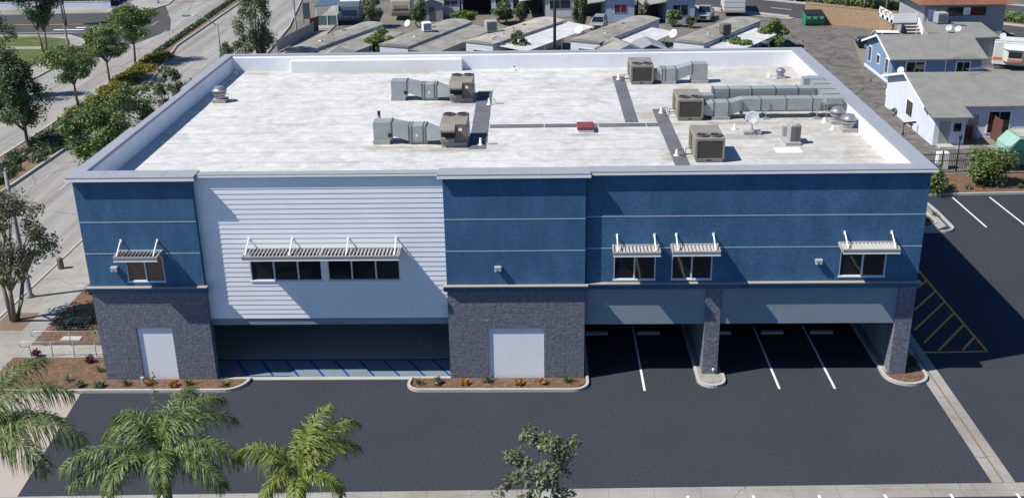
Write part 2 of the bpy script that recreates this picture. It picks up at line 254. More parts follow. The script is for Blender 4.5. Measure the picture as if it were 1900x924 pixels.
# ------------------------------------------------------------------ mesh helper
class MB:
    def __init__(s): s.v = []; s.f = []
    def add(s, vs, fs):
        n = len(s.v); s.v += [tuple(p) for p in vs]; s.f += [tuple(i+n for i in f) for f in fs]; return s
    def hexa(s, b, t):   # 4 bottom, 4 top (ccw from above)
        return s.add(list(b)+list(t), [(3, 2, 1, 0), (4, 5, 6, 7)]+[(i, (i+1) % 4, 4+(i+1) % 4, 4+i) for i in range(4)])
    def box(s, x0, x1, y0, y1, z0, z1):
        b = [(x0, y0, z0), (x1, y0, z0), (x1, y1, z0), (x0, y1, z0)]
        return s.hexa(b, [(p[0], p[1], z1) for p in b])
    def rbox(s, x0, x1, y0, y1, z0, z1, r=.04):   # box with chamfered top and corners
        b = [(x0+r, y0), (x1-r, y0), (x1, y0+r), (x1, y1-r), (x1-r, y1), (x0+r, y1), (x0, y1-r), (x0, y0+r)]
        cx, cy = (x0+x1)/2, (y0+y1)/2
        tp = [(cx+(p[0]-cx)*(1-2*r/max(.01, x1-x0)), cy+(p[1]-cy)*(1-2*r/max(.01, y1-y0))) for p in b]
        vs = [(*p, z0) for p in b]+[(*p, z1-r) for p in b]+[(*p, z1) for p in tp]
        fs = [tuple(range(7, -1, -1)), tuple(range(16, 24))]
        for k in (0, 8): fs += [(k+i, k+(i+1) % 8, k+8+(i+1) % 8, k+8+i) for i in range(8)]
        return s.add(vs, fs)
    def obox(s, c, ax, L, W, z0, z1):  # oriented box: centre xy, axis dir, length, width
        a = Vector((ax[0], ax[1])).normalized(); n = Vector((-a.y, a.x)); c = Vector((c[0], c[1]))
        q = [c-a*L/2-n*W/2, c+a*L/2-n*W/2, c+a*L/2+n*W/2, c-a*L/2+n*W/2]
        return s.hexa([(p.x, p.y, z0) for p in q], [(p.x, p.y, z1) for p in q])
    def prism(s, pts, z0, z1):
        n = len(pts)
        if sum(pts[i][0]*pts[(i+1) % n][1]-pts[(i+1) % n][0]*pts[i][1] for i in range(n)) < 0: pts = pts[::-1]
        vs = [(p[0], p[1], z0) for p in pts]+[(p[0], p[1], z1) for p in pts]
        return s.add(vs, [tuple(range(n-1, -1, -1)), tuple(range(n, 2*n))]+[(i, (i+1) % n, n+(i+1) % n, n+i) for i in range(n)])
    def sheet(s, pts, z):
        n = len(pts)
        if sum(pts[i][0]*pts[(i+1) % n][1]-pts[(i+1) % n][0]*pts[i][1] for i in range(n)) < 0: pts = pts[::-1]
        return s.add([(p[0], p[1], z) for p in pts], [tuple(range(n))])
    def sweep(s, pts, axis, a0, a1):
        """profile pts in the plane normal to axis ('x': (y,z), 'y': (x,z)), extruded a0..a1"""
        n = len(pts)
        mk = (lambda p, a: (a, p[0], p[1])) if axis == 'x' else (lambda p, a: (p[0], a, p[1]))
        vs = [mk(p, a0) for p in pts]+[mk(p, a1) for p in pts]
        return s.add(vs, [tuple(range(n-1, -1, -1)), tuple(range(n, 2*n))]+[(i, (i+1) % n, n+(i+1) % n, n+i) for i in range(n)])
    def tube(s, P, R, n=8, cap=True):
        P = [Vector(p) for p in P]; R = R if isinstance(R, (list, tuple)) else [R]*len(P)
        vs = []
        for i, p in enumerate(P):
            d = (P[min(i+1, len(P)-1)]-P[max(i-1, 0)]).normalized()
            u = d.cross(Vector((0, 0, 1)) if abs(d.z) < .95 else Vector((1, 0, 0))).normalized(); v = d.cross(u)
            vs += [p+(u*math.cos(2*math.pi*k/n)+v*math.sin(2*math.pi*k/n))*R[i] for k in range(n)]
        fs = [(i*n+k, i*n+(k+1) % n, (i+1)*n+(k+1) % n, (i+1)*n+k) for i in range(len(P)-1) for k in range(n)]
        if cap: fs += [tuple(range(n-1, -1, -1)), tuple((len(P)-1)*n+k for k in range(n))]
        return s.add(vs, fs)
    def lathe(s, prof, c=(0, 0, 0), n=20):
        vs = [(c[0]+r*math.cos(2*math.pi*k/n), c[1]+r*math.sin(2*math.pi*k/n), c[2]+z) for r, z in prof for k in range(n)]
        fs = [(i*n+k, i*n+(k+1) % n, (i+1)*n+(k+1) % n, (i+1)*n+k) for i in range(len(prof)-1) for k in range(n)]
        fs += [tuple(range(n-1, -1, -1)), tuple((len(prof)-1)*n+k for k in range(n))]
        return s.add(vs, fs)
    def build_each(s, name, m, parent=None, per=8):
        nf = {8: 6}[per]
        for i in range(len(s.v)//per):
            p = MB(); p.add(s.v[i*per:(i+1)*per], [tuple(k-i*per for k in f) for f in s.f[i*nf:(i+1)*nf]]); p.build(name, m, parent)
    def build(s, name, m, parent=None, smooth=False, bevel=0):
        me = bpy.data.meshes.new(name); me.from_pydata(s.v, [], s.f); me.update()
        me.materials.append(m); o = bpy.data.objects.new(name, me); COL.objects.link(o)
        if parent is not None: o.parent = parent
        if smooth: me.shade_smooth()
        if bevel:
            b = o.modifiers.new('bevel', 'BEVEL'); b.width = bevel; b.segments = 2; b.limit_method = 'ANGLE'
        return o
def tag(o, label, cat, group=None, kind=None):
    if label: o['label'] = label
    if cat: o['category'] = cat
    if group: o['group'] = group
    if kind: o['kind'] = kind
    return o
def thing(name, label, cat, loc=(0, 0, 0), rz=0, group=None):
    o = bpy.data.objects.new(name, None); COL.objects.link(o); o.empty_display_size = .3
    o.location = loc; o.rotation_euler = (0, 0, rz)
    return tag(o, label, cat, group)
def struct(name, mb, m): 
    o = mb.build(name, m); o['kind'] = 'structure'; return o
def dup(o, loc=None, rz=None, label=None, parent=None, scale=None):
    c = o.copy(); COL.objects.link(c)
    if parent is not None: c.parent = parent
    if loc is not None: c.location = loc
    if rz is not None: c.rotation_euler = (0, 0, rz)
    if scale: c.scale = (scale,)*3
    if label: c['label'] = label
    for ch in list(o.children): dup(ch, parent=c)
    return c
ORD = ['first', 'second', 'third', 'fourth', 'fifth', 'sixth', 'seventh', 'eighth', 'ninth', 'tenth', 'eleventh', 'twelfth']

# ------------------------------------------------------------------ leaves and trees
def leaf_mesh(name, centers, sigma, n, size, m, parent=None, weights=None, flat=.75, seed=0, aspect=.45):
    r = np.random.default_rng(seed); C_ = np.array(centers, float); k = len(C_)
    sg = np.array(sigma, float); sg = np.tile(sg, (k, 1)) if sg.ndim == 1 else sg
    idx = r.choice(k, n, p=weights)
    d = r.normal(size=(n, 3)); d /= np.linalg.norm(d, axis=1)[:, None]+1e-9
    rr = r.random(n)**.45
    P = C_[idx]+d*rr[:, None]*sg[idx]
    nrm = d*.6+r.normal(size=(n, 3))*.6+np.array([0, 0, .35]); nrm /= np.linalg.norm(nrm, axis=1)[:, None]
    t = np.cross(nrm, r.normal(size=(n, 3))); t /= np.linalg.norm(t, axis=1)[:, None]+1e-9
    b = np.cross(nrm, t)
    s = size*(.6+.8*r.random(n))[:, None]
    V = np.stack([P-t*s, P-b*s*aspect-t*s*.1, P+t*s, P+b*s*aspect-t*s*.1], 1).reshape(-1, 3)
    me = bpy.data.meshes.new(name); me.vertices.add(n*4); me.vertices.foreach_set('co', V.astype(np.float32).ravel())
    me.loops.add(n*4); me.loops.foreach_set('vertex_index', np.arange(n*4, dtype=np.int32))
    me.polygons.add(n); me.polygons.foreach_set('loop_start', np.arange(0, n*4, 4, dtype=np.int32))
    me.update(calc_edges=True); me.validate(); me.materials.append(m)
    o = bpy.data.objects.new(name, me); COL.objects.link(o)
    if parent is not None: o.parent = parent
    return o
def tree(name, label, loc, h, rx, base, m, n=4500, size=.16, trunk_r=.13, nclump=26, seed=1, lean=(0, 0), group=None, multi=1, csize=.34, cone=0., hollow=.35):
    r = random.Random(seed)
    t = thing(name, label, 'tree', loc, 0, group)
    ch = (h-base)/2; cz = base+ch
    cl = []; sg = []
    for i in range(nclump):
        a = r.uniform(0, 2*math.pi); u = r.uniform(-1, 1); q = r.uniform(hollow, .86)
        k = math.sqrt(max(0, 1-u*u)); w_ = 1-cone*(u*.5+.5)
        cl.append((lean[0]+rx*k*q*w_*math.cos(a), lean[1]+rx*k*q*w_*math.sin(a), cz+ch*u*.86*(.6+.4*q)))
        f = csize*r.uniform(.5, 1.15); sg.append((rx*f, rx*f, ch*f*.85))
    tm = MB()
    fork = base*.85+.2
    for j in range(multi):
        a = 2*math.pi*j/max(1, multi)+seed; off = .12 if multi > 1 else 0
        b0 = Vector((off*math.cos(a), off*math.sin(a), -.05)); f0 = Vector((lean[0]*.5+off*5*math.cos(a), lean[1]*.5+off*5*math.sin(a), fork))
        tm.tube([b0, b0.lerp(f0, .5)+Vector((r.uniform(-.08, .08), r.uniform(-.08, .08), 0)), f0], [trunk_r*1.25, trunk_r, trunk_r*.8], 8)
        sel = [c for i, c in enumerate(cl) if i % multi == j]
        for c in sel[:9]:
            c = Vector(c); mid = f0.lerp(c, .5)+Vector((r.uniform(-.15, .15), r.uniform(-.15, .15), r.uniform(0, .3)*ch*.4))
            tm.tube([f0-Vector((0, 0, .1)), mid, c], [trunk_r*.6, trunk_r*.33, trunk_r*.1], 5)
    tm.build('trunk', M['bark'], t, True)
    leaf_mesh('crown', cl, sg, int(n*1.25), size*.82, m, t, seed=seed)
    return t
def shrub(name, label, loc, r_, h, m, n=350, size=.09, group=None, seed=1, cat='shrub', part=True):
    cl = []; sg = []; q = random.Random(seed)
    for i in range(9):
        a = q.uniform(0, 6.28); k = q.uniform(.1, .7)
        cl.append((r_*k*math.cos(a), r_*k*math.sin(a), h*q.uniform(.3, .75))); sg.append((r_*.45, r_*.45, h*.35))
    o = leaf_mesh(name, cl, sg, n, size, m, seed=seed); o.location = loc
    tag(o, label, cat, group); return o
def spiky(name, label, loc, r_, h, m, n=36, group=None, seed=1, wd=.03):
    q = random.Random(seed); mb = MB()
    for i in range(n):
        a = q.uniform(0, 6.28); e = q.uniform(.25, 1.45); L = h*q.uniform(.7, 1.15)/max(.55, math.sin(e)) if e > .7 else r_*q.uniform(.9, 1.3)
        d = Vector((math.cos(a)*math.cos(e), math.sin(a)*math.cos(e), math.sin(e))); s = Vector((-math.sin(a), math.cos(a), 0))*wd
        p1 = d*L*.55; p2 = d*L-Vector((0, 0, L*.16))
        mb.add([-s*.7, s*.7, p1+s, p1-s, p2], [(0, 1, 2, 3), (3, 2, 4)])
    o = mb.build(name, m); o.location = loc; return tag(o, label, 'plant', group)
def palm(label, loc, h, L, fronds, seed, young=False):
    """fronds: list of (azimuth deg, start elevation deg, length, droop rad)"""
    q = random.Random(seed); t = thing('palm_tree', label, 'palm tree', loc)
    tm = MB(); tm.tube([(0, 0, -.05), (.06, 0, h*.3), (.04, .03, h*.65), (0, 0, h)], [.2, .16, .15, .15], 12); tm.build('trunk', M['bark'], t, True)
    sp = MB(); sp.tube([(0, 0, h-.9), (0, 0, h-.1), (0, 0, h+.3)], [.15, .13, .05], 10); sp.build('crownshaft', M['rachis'], t, True)
    ml = M['palmyoung'] if young else M['palmleaf']
    for (az, e0, Lf, droop) in fronds:
        a = rad(az); e = rad(e0); Lf = Lf*L; mb = MB(); n = 44; pts = []; p = Vector((0, 0, h+.1)); side0 = q.uniform(-.25, .25)
        for i in range(n+1):
            pts.append(p.copy()); u = i/n; an = e-droop*u**1.5; aa = a+side0*u
            p = p+Vector((math.cos(aa)*math.cos(an), math.sin(aa)*math.cos(an), math.sin(an)))*Lf/n
        rp = pts[::4]; mb.tube(rp, [.03*(1-.85*k/len(rp)) for k in range(len(rp))], 5)
        for i in range(6, n+1):
            u = i/n; tl = Lf*.33*(.35 if droop < .5 else 1)*math.sin(math.pi*min(1, .2+u*.74))**.6
            d = (pts[i]-pts[i-1]).normalized(); side = d.cross(Vector((0, 0, 1))); side = (side if side.length > .05 else Vector((-math.sin(a), math.cos(a), 0))).normalized(); up = side.cross(d)
            if up.z < 0: up = -up
            for sgn in (-1, 1):
                for k_ in range(3):
                    if q.random() < (.06 if droop > .5 else .7): continue
                    tk = tl*q.uniform(.75, 1.15)
                    dirv = (side*sgn*q.uniform(.4, .95)+d*q.uniform(.35, .8)+up*q.uniform(-.35, .5)+Vector((0, 0, -.15))).normalized()
                    wv = (d.cross(dirv).cross(dirv)+Vector((q.uniform(-.3, .3), q.uniform(-.3, .3), q.uniform(-.3, .3)))).normalized()*q.uniform(.012, .022)
                    b0 = pts[i]-d*k_*Lf/n*.33; g = q.uniform(.5, 1.0)
                    p1 = b0+dirv*tk*.3; d2 = (dirv*.75+Vector((0, 0, -.85*g))).normalized(); p2 = p1+d2*tk*.35; p3 = p2+(dirv*.2+Vector((0, 0, -1.1*g))).normalized()*tk*.42
                    mb.add([b0-wv*.5, b0+wv*.5, p1+wv, p1-wv, p2+wv*.8, p2-wv*.8, p3], [(0, 1, 2, 3), (3, 2, 4, 5), (5, 4, 6)])
        mb.build('frond', ml, t)
    return t
# ================================================================== SETTING
def poly(pxs, z=0.0): return [tuple(at(*p, z)[:2]) for p in pxs]
struct('ground', MB().sheet([(-500, -200), (500, -200), (500, 900), (-500, 900)], -.06), M['ground'])
struct('street', MB().sheet([(-33.6, -60), (-9.05, -60), (-9.05, 20), (-9.6, 60), (-11.8, 97), (-15.5, 125), (-26, 300), (-52, 300), (-35.6, 125), (-34.2, 112), (-33.6, 110)], 0), M['roadconc'])
LOT = [(-.85, -1.25), (-.1, -9.93), (-.1, -9.95), (41.75, -8.97), (110, -6.5), (110, 27.1), (40.2, 27.1), (40.2, 9), (7.3, 9), (7.3, -.2), (6.6, -1.0), (6.0, -1.25)]
struct('parking_lot', MB().sheet(LOT, 0), M['asphalt'])
struct('lower_parking_lot', MB().sheet([(-.4, -10.75), (-.4, -40), (110, -40), (110, -7.4), (41.8, -9.95)], 0), M['asphalt'])
gut = MB().sheet([(-.9, -9.945), (-.9, -10.74), (41.8, -9.94), (110, -7.39), (110, -6.51), (41.75, -8.98)], .004)
gut.sheet([(40.75, -8.98), (41.72, -8.97), (42.0, 27), (41.05, 27)], .005)
struct('concrete_gutter', gut, M['concrete'])
struct('gutter_groove', MB().sheet([(41.2, -8.96), (41.27, -8.96), (41.55, 27), (41.48, 27)], .009), M['soil'])
struct('driveway_apron', MB().sheet([(-9.04, -1.26), (-.86, -1.26), (-.11, -9.94), (-.9, -10), (-.9, -60), (-9.04, -60)], .002), mat('pinkish_concrete', (.36, .31, .27), .85, .06, .6, fine=.08, fscale=16, dirt=.3))
# painted markings
mk = MB()
def line(mb, a, b, wd=.1, z=.006):
    a = Vector(a[:2]); b = Vector(b[:2]); n = (b-a).normalized(); n = Vector((-n.y, n.x))*wd/2
    mb.sheet([a-n, b-n, b+n, a+n], z)
for x in (26.98, 33.56, 36.25): line(mk, (x, 5.9), (x, -1.2 if x < 30 else -1.05), .11)
for x0, x1 in ((51.73, 51.85), (54.38, 54.56), (57.1, 57.3), (59.8, 60.0), (62.5, 62.7)): line(mk, (x0, 26.6), (x1, 20.6), .12)
for k in range(-3, 9): line(mk, (36.04+2.7*k, -9.82+.03*k), (36.04+2.7*k+.05, -15), .11, .012)
struct('parking_lines', mk, M['paint'])
yl = MB(); line(yl, (45.05, 2.75), (44.95, 20), .13); line(yl, (45.1, 2.75), (41.6, 2.68), .13)
for p, q in (((497, 500), (535, 470)), ((487, 580), (563, 512)), ((485, 655), (597, 550)), ((522, 700), (632, 590)), ((575, 728), (665, 635)), ((662, 727), (705, 680))):
    line(yl, at(1450+.508*p[0], 280+.508*p[1]), at(1450+.508*q[0], 280+.508*q[1]), .12, .0065)
struct('yellow_hatching', yl, M['yellow'])
struct('accessible_aisle', MB().sheet([(3.7, .46), (5.6, .46), (5.6, .3), (17.4, .3), (17.4, 2.12), (3.7, 2.12)], .004), mat('grey_aisle_concrete', (.15, .20, .24), .85, .08, .5, fine=.08))
struct('carport_slab', MB().sheet([(3.7, 2.125), (17.4, 2.125), (17.4, 8.6), (3.7, 8.6)], .003), mat('grey_carport_floor', (.27, .30, .32), .85, .08, .5, fine=.1))
struct('concrete_sill', MB().box(5.6, 17.4, .0, .29, -.02, .03), M['curb'])
bl = MB(); line(bl, (3.8, 2.14), (17.4, 2.14), .12, .009); line(bl, (5.6, .38), (9.2, .38), .1, .009)
for k in range(9): line(bl, (6.05+1.28*k, 2.1), (7.1+1.28*k, .36), .11, .010)
struct('blue_hatching', bl, M['bluepaint'])
# accessible parking symbol, partly visible at the back of the carport
sy = MB()
for i in range(14):
    a0 = -2.4+i*.27; a1 = a0+.27; line(sy, (15.55+.38*math.cos(a0), 3.55+.30*math.sin(a0)), (15.55+.38*math.cos(a1), 3.55+.30*math.sin(a1)), .07, .008)
for a, b in (((15.42, 4.2), (15.45, 3.7)), ((15.45, 3.7), (15.95, 3.66)), ((15.95, 3.66), (16.15, 3.3)), ((15.43, 3.98), (15.8, 3.96)), ((16.15, 3.3), (16.35, 3.36))): line(sy, a, b, .08, .008)
sy.lathe([(.1, 0), (.1, .002)], (15.42, 4.36, .007), 12); line(sy, (4.4, 5.1), (7.4, 5.1), .1, .008)
struct('accessible_symbol', sy, mat('worn_blue_grey_paint', (.40, .45, .50), .8, .2, 8))

# beds, kerbs, islands
def kerb_path(mb, pts, wd=.16, h=.15, z=0.):
    pts = [Vector(p) for p in pts]; nrm = []
    for i, p in enumerate(pts):
        d = (pts[min(i+1, len(pts)-1)]-pts[max(0, i-1)]).normalized(); nrm.append(Vector((-d.y, d.x))*wd/2)
    for i in range(len(pts)-1):
        a, b = pts[i], pts[i+1]; na, nb = nrm[i], nrm[i+1]
        q = [a-na, b-nb, b+nb, a+na]
        mb.hexa([(p.x, p.y, z-.03) for p in q], [(p.x+(c.x-p.x)*.12, p.y+(c.y-p.y)*.12, z+h) for p, c in zip(q, (a, b, b, a))])
def arc(cx, cy, r, a0, a1, n=9, ry=None): return [(cx+r*math.cos(rad(a0+(a1-a0)*i/n)), cy+(ry or r)*math.sin(rad(a0+(a1-a0)*i/n))) for i in range(n+1)]
kb = MB()
kerb_path(kb, [(-8.8, -1.15), (6.0, -1.15)]+arc(6.15, -.05, 1.1, -80, 0, 7)+[(7.25, .1)])
kerb_path(kb, [(15.45, .1)]+arc(16.0, -.55, .65, 180, 270, 7)+arc(23.5, -.5, .72, 270, 360, 7)+[(24.22, .1), (24.3, 7)])
kerb_path(kb, [(29.72, 6.5), (29.72, -.2)]+arc(30.35, -.25, .64, 180, 360, 12)+[(30.99, .3)])
kerb_path(kb, [(38.98, 6.5), (38.98, .9)]+arc(40.0, .25, 1.03, 180, 360, 14)+[(41.02, 1.6), (40.9, 9)])
kerb_path(kb, [(44.2, 19.85), (48.3, 19.7)]+arc(48.6, 20.6, .95, -80, 10, 7)+[(49.55, 23.5), (49.3, 26.9)])
kerb_path(kb, [(44.0, 20.5), (47.9, 20.45), (48.75, 21.2), (48.7, 24)], .12, .16)
kerb_path(kb, [(49.3, 27.0), (57.2, 27.35), (110, 29)], .18)
struct('lot_kerb', kb, M['curb'])
mu = MB()
mu.prism([(-5.9, -1.12), (-5.9, 2.3), (-.0, 2.3), (0, -.02), (7.2, -.02), (6.95, -.6), (6.1, -1.12)], -.02, .09)
mu.prism([(-5.6, 3.75), (-5.6, 30), (-.02, 30), (-.02, 3.75)], -.02, .085)
mu.prism([(15.5, -.02), (15.55, -.6), (16.0, -1.16), (23.5, -1.16), (24.1, -.6), (24.2, -.02)], -.02, .09)
mu.prism([(39.1, .2)]+arc(40.0, .28, .96, 190, 355, 10)+[(40.95, 1.6)], -.02, .1)
mu.prism([(44.2, 20.5), (47.8, 20.55), (48.6, 21.3), (48.6, 26.9), (44.2, 26.9)], -.02, .1)
mu.prism([(49.3, 27.1), (110, 29.1), (110, 33.4), (49.3, 31.4)], -.02, .1)
struct('mulch_bed', mu, M['mulch'])
isl = MB().prism([(29.78, 8), (29.78, -.25)]+arc(30.35, -.25, .58, 185, 355, 10)+[(30.95, .4), (30.95, 8)], -.02, .13)
isl.prism([(39.05, 8), (39.05, .8), (39.2, .5), (40.05, .5), (40.05, 8)], -.02, .132)
isl.prism([(40.07, 1.65), (41.0, 1.65), (40.85, 9), (40.07, 9)], -.02, .12); isl.prism([(44.2, 20), (48.2, 19.85), (49.2, 20.6), (49.2, 26.9), (48.72, 26.9), (48.65, 21.2), (47.8, 20.5), (44.2, 20.42)], -.02, .11)
struct('island_pavement', isl, M['concrete'])
# west side: sidewalk, ramp, tree well, median, lawn, cross street
sw = MB().prism([(-8.85, 300), (-8.85, -1.2), (-5.92, -1.2), (-5.92, 2.3), (-5.62, 3.75), (-5.62, 30), (-5.6, 300)], -.02, .075)
sw.prism([(-5.9, 2.32), (-.02, 2.32), (-.02, 3.73), (-5.62, 3.73)], -.02, .12)
struct('sidewalk', sw, M['concrete'])
kw = MB(); kerb_path(kw, [(-8.95, -40), (-8.95, 20), (-9.5, 60), (-11.7, 97), (-15.4, 125), (-26, 300)], .16, .13)
kerb_path(kw, [(-33.7, -40), (-33.7, 78), (-34.6, 84), (-36.5, 89.5), (-40, 93), (-60, 94.5)], .2, .15)
kerb_path(kw, [(-70, 109.5), (-40, 110.5), (-35.8, 112), (-34.6, 117), (-35.7, 125), (-52, 300)], .2, .15)
struct('street_kerb', kw, M['curb'])
struct('tree_well', MB().prism([(-8.7, 5.6), (-6.9, 5.6), (-6.9, 7.9), (-8.7, 7.9)], .0, .08), M['soil'])
MED = [(-23.5, 10), (-23.5, 58), (-24.0, 70), (-24.6, 85), (-25.2, 121), (-33, 300), (-31.6, 300), (-23.9, 121), (-23.2, 85), (-21.0, 72), (-19.2, 60), (-19.0, 50), (-19.0, 40), (-19.5, 10)]
struct('median_soil', MB().prism(MED, -.02, .14), M['soil'])
mk2 = MB(); kerb_path(mk2, MED[:6], .18, .2); kerb_path(mk2, MED[6:], .2, .2); struct('median_kerb', mk2, M['curb'])
ln = MB()
for k in range(14):
    line(ln, (-27.0-.1*k, 30+7*k), (-27.05-.1*k, 33+7*k), .12); line(ln, (-30.4-.1*k, 30+7*k), (-30.45-.1*k, 33+7*k), .12)
    line(ln, (-15.0-.25*k, 30+7*k), (-15.1-.25*k, 33+7*k), .12)
struct('lane_lines', ln, mat('worn_lane_paint', (.42, .41, .39), .7, .15, 3, dirt=.5))
struct('lawn', MB().prism([(-37.2, 40), (-37.2, 86), (-39, 90.5), (-44, 92.3), (-95, 93), (-95, 40)], -.03, .08), M['lawn'])
ws = MB().prism([(-33.8, 20), (-33.8, 78), (-34.7, 84), (-36.6, 89.4), (-40, 92.9), (-95, 94.3), (-95, 93.02), (-44, 92.32), (-39, 90.52), (-37.22, 86.5), (-36.6, 80), (-35.6, 64), (-35.6, 20)], -.02, .1)
ws.prism([(-95, 109.6), (-40, 110.6), (-35.9, 112.1), (-34.7, 117), (-35.8, 125), (-52, 300), (-58, 300), (-41, 125), (-42, 115.4), (-95, 114.4)], -.02, .1)
ws.prism([(-62, 84.6), (-40, 84.0), (-40, 85.6), (-62, 86.4)], .0, .1)
struct('far_sidewalk', ws, M['concrete'])
struct('cross_street', MB().sheet([(-33.62, 79), (-34.5, 84.5), (-36.4, 89.6), (-40, 93.1), (-95, 94.4), (-95, 109.5), (-40, 110.5), (-35.9, 112), (-34.6, 116), (-30, 104), (-27.5, 96), (-29, 88)], .004), M['asphroad'])
cl_ = MB(); line(cl_, (-36, 93.5), (-33.2, 101), .45, .009); line(cl_, (-60, 95.8), (-37.0, 95.4), .12, .009)
for a in ((-44, 97.5), (-41.5, 99)): line(cl_, a, (a[0]+4.5, a[1]-.2), .5, .009)
struct('stop_line', cl_, M['paint'])
cy = MB(); line(cy, (-60, 101.9), (-33.6, 101.3), .2, .009); struct('centre_line', cy, M['yellow'])
struct('rear_corner_lot', MB().sheet([(-95, 118), (-42, 118), (-40, 126), (-57, 300), (-95, 300)], .004), mat('pale_asphalt', (.12, .12, .13), .9, .1, .3, fine=.1))
# east side: alley, street, pads
struct('alley', MB().sheet([(42.1, 33.6), (51, 33.6), (58.6, 33.8), (59.3, 38.2), (57.9, 39.4), (54.4, 39.4), (55, 51), (57.4, 60.5), (57.4, 71), (60, 84), (65.5, 87), (66, 88.5), (57, 96.0), (50.5, 103), (45, 98), (40, 88), (41, 60)], -.02), M['asphold'])
struct('yard_paving', MB().sheet([(58.7, 33.9), (110, 35), (110, 80), (68, 80), (60.1, 84), (57.5, 71), (57.5, 60.5), (58, 53), (57, 39.5), (59.4, 38.2)], -.024), mat('yard_concrete', (.20, .175, .145), .9, .12, .4, fine=.1, dirt=.5))
pd = MB().prism([(55.3, 38.3), (61.5, 38.5), (62.5, 36), (63.4, 36), (61.9, 39.4), (55.3, 39.35)], -.05, .06); struct('patio_slab', pd, M['concrete'])
RA, RB = Vector((46.0, 108.8)), Vector((93.5, 69.5)); RD = (RB-RA).normalized(); RN = Vector((-RD.y, RD.x))
if RN.y < 0: RN = -RN
def rd(u, v): p = RA+RD*u+RN*v; return (p.x, p.y)
struct('back_street', MB().sheet([rd(-60, 0), rd(120, 0), rd(120, 26), rd(-60, 26)], .0), M['asphroad'])
rk = MB(); kerb_path(rk, [rd(-60, -.1), rd(13, -.1)], .3, .14); kerb_path(rk, [rd(30, -.1), rd(120, -.1)], .3, .14)
kerb_path(rk, [rd(-60, 10.4), rd(120, 10.4)], .35, .2); kerb_path(rk, [rd(-60, 14.6), rd(120, 14.6)], .35, .2); kerb_path(rk, [rd(-60, 26.2), rd(120, 26.2)], .3, .14)
struct('back_street_kerb', rk, M['curb'])
struct('back_sidewalk', MB().sheet([rd(-60, -2.3), rd(14, -2.3), rd(14, -.3), rd(-60, -.3)], .02), M['concrete'])
struct('back_median', MB().prism([rd(-60, 10.6), rd(120, 10.6), rd(120, 14.4), rd(-60, 14.4)], -.02, .15), M['soil'])
bl2 = MB()
for k in range(-6, 16): line(bl2, rd(k*7.5, 5.0), rd(k*7.5+3.2, 5.0), .18, .006); line(bl2, rd(k*7.5+3, 20.5), rd(k*7.5+6, 20.5), .18, .006)
struct('back_lane_lines', bl2, M['paint'])

# ================================================================== COMMERCIAL BUILDING
W_, D_, H_ = 40.0, 27.4, 10.77
RZ = 9.70
bld = thing('commercial_building', 'two storey blue and white commercial building with flat white roof and grey brick base', 'building')
def wall(x0, x1, z0, z1, yf, yb, holes=(), mb=None):
    mb = mb or MB(); xs = sorted({x0, x1}|{h[0] for h in holes}|{h[1] for h in holes})
    for a, b in zip(xs, xs[1:]):
        hs = sorted([h for h in holes if h[0] <= a+1e-6 and h[1] >= b-1e-6], key=lambda h: h[2]); z = z0
        for h in hs:
            if h[2] > z+1e-6: mb.box(a, b, yf, yb, z, h[2])
            z = h[3]
        if z < z1-1e-6: mb.box(a, b, yf, yb, z, z1)
    return mb
YP, YS, YR = 0.0, .33, .26      # front planes: pillars, siding, right wing
ZL = 5.06
WL = (1.88, 3.74, 5.44, 6.75)
wall(0, 5.6, ZL, 10.68, YP, .5, [WL]).build('blue_wall', M['blue'], bld)
wall(17.4, 24.06, ZL, 10.68, YP, .5).build('blue_wall', M['blue'], bld)
WR = [(25.44, 27.46, 5.27, 6.75), (28.22, 30.17, 5.27, 6.75), (36.21, 38.42, 5.37, 6.8)]
wall(24.06, 40, 4.9, 10.68, YR, .6, WR).build('blue_wall', M['blue'], bld)
def grooves(x0, x1, y): 
    g = MB()
    for z in (6.93, 8.54): g.box(x0, x1, y-.012, y+.02, z-.02, z+.02)
    return g
for a, b, y in ((0.0, 5.6, YP), (17.4, 24.06, YP), (24.08, 40, YR)): grooves(a, b, y).build('reveal_trim', mat('reveal', (.40, .46, .56), .6, .03), bld)
# brick pillars with white panels
def bpanel(x0, x1, px0, px1, zt):
    wall(x0, x1, -.1, ZL, YP, .45, [(px0, px1, -.1, zt)]).build('brick_wall', M['brick'], bld)
    MB().box(px0, px1, YP+.09, .4, -.1, zt).build('white_panel', M['whitewall'], bld)
bpanel(0, 5.6, 1.88, 3.67, 2.95); bpanel(17.4, 24.06, 19.31, 22.08, 2.84)
MB().box(.3, 3.7, .46, 8.6, -.1, ZL).build('plaster_wall', M['blueshade'], bld)
MB().box(17.42, 24.04, .46, 8.6, -.1, ZL).build('plaster_wall', M['blueshade'], bld)
# siding panel: lap boards
WS = [(7.82, 11.33, 5.3, 6.8), (11.61, 15.13, 5.3, 6.8)]
sd = MB(); z = 3.3; k = 0
while z < 10.55:
    zt = min(z+.25, 10.68); segs = [(5.6, 17.4)]
    if z > 5.28 and zt < 6.82: segs = [(5.6, 7.82), (11.33, 11.61), (15.13, 17.4)]
    for a, b in segs: sd.sweep([(YS-.020, z), (YS-.001, zt), (YS+.25, zt), (YS+.25, z)][::-1], 'x', a, b)
    z += .25
sd.build('siding', M['siding'], bld)
MB().box(5.6, 17.4, YS+.01, YS+.2, 10.5, 10.685).build('siding', M['siding'], bld)
MB().box(5.6, 17.4, YS+.03, YS+.3, 2.93, 3.299).build('soffit_band', M['blueshade'], bld)
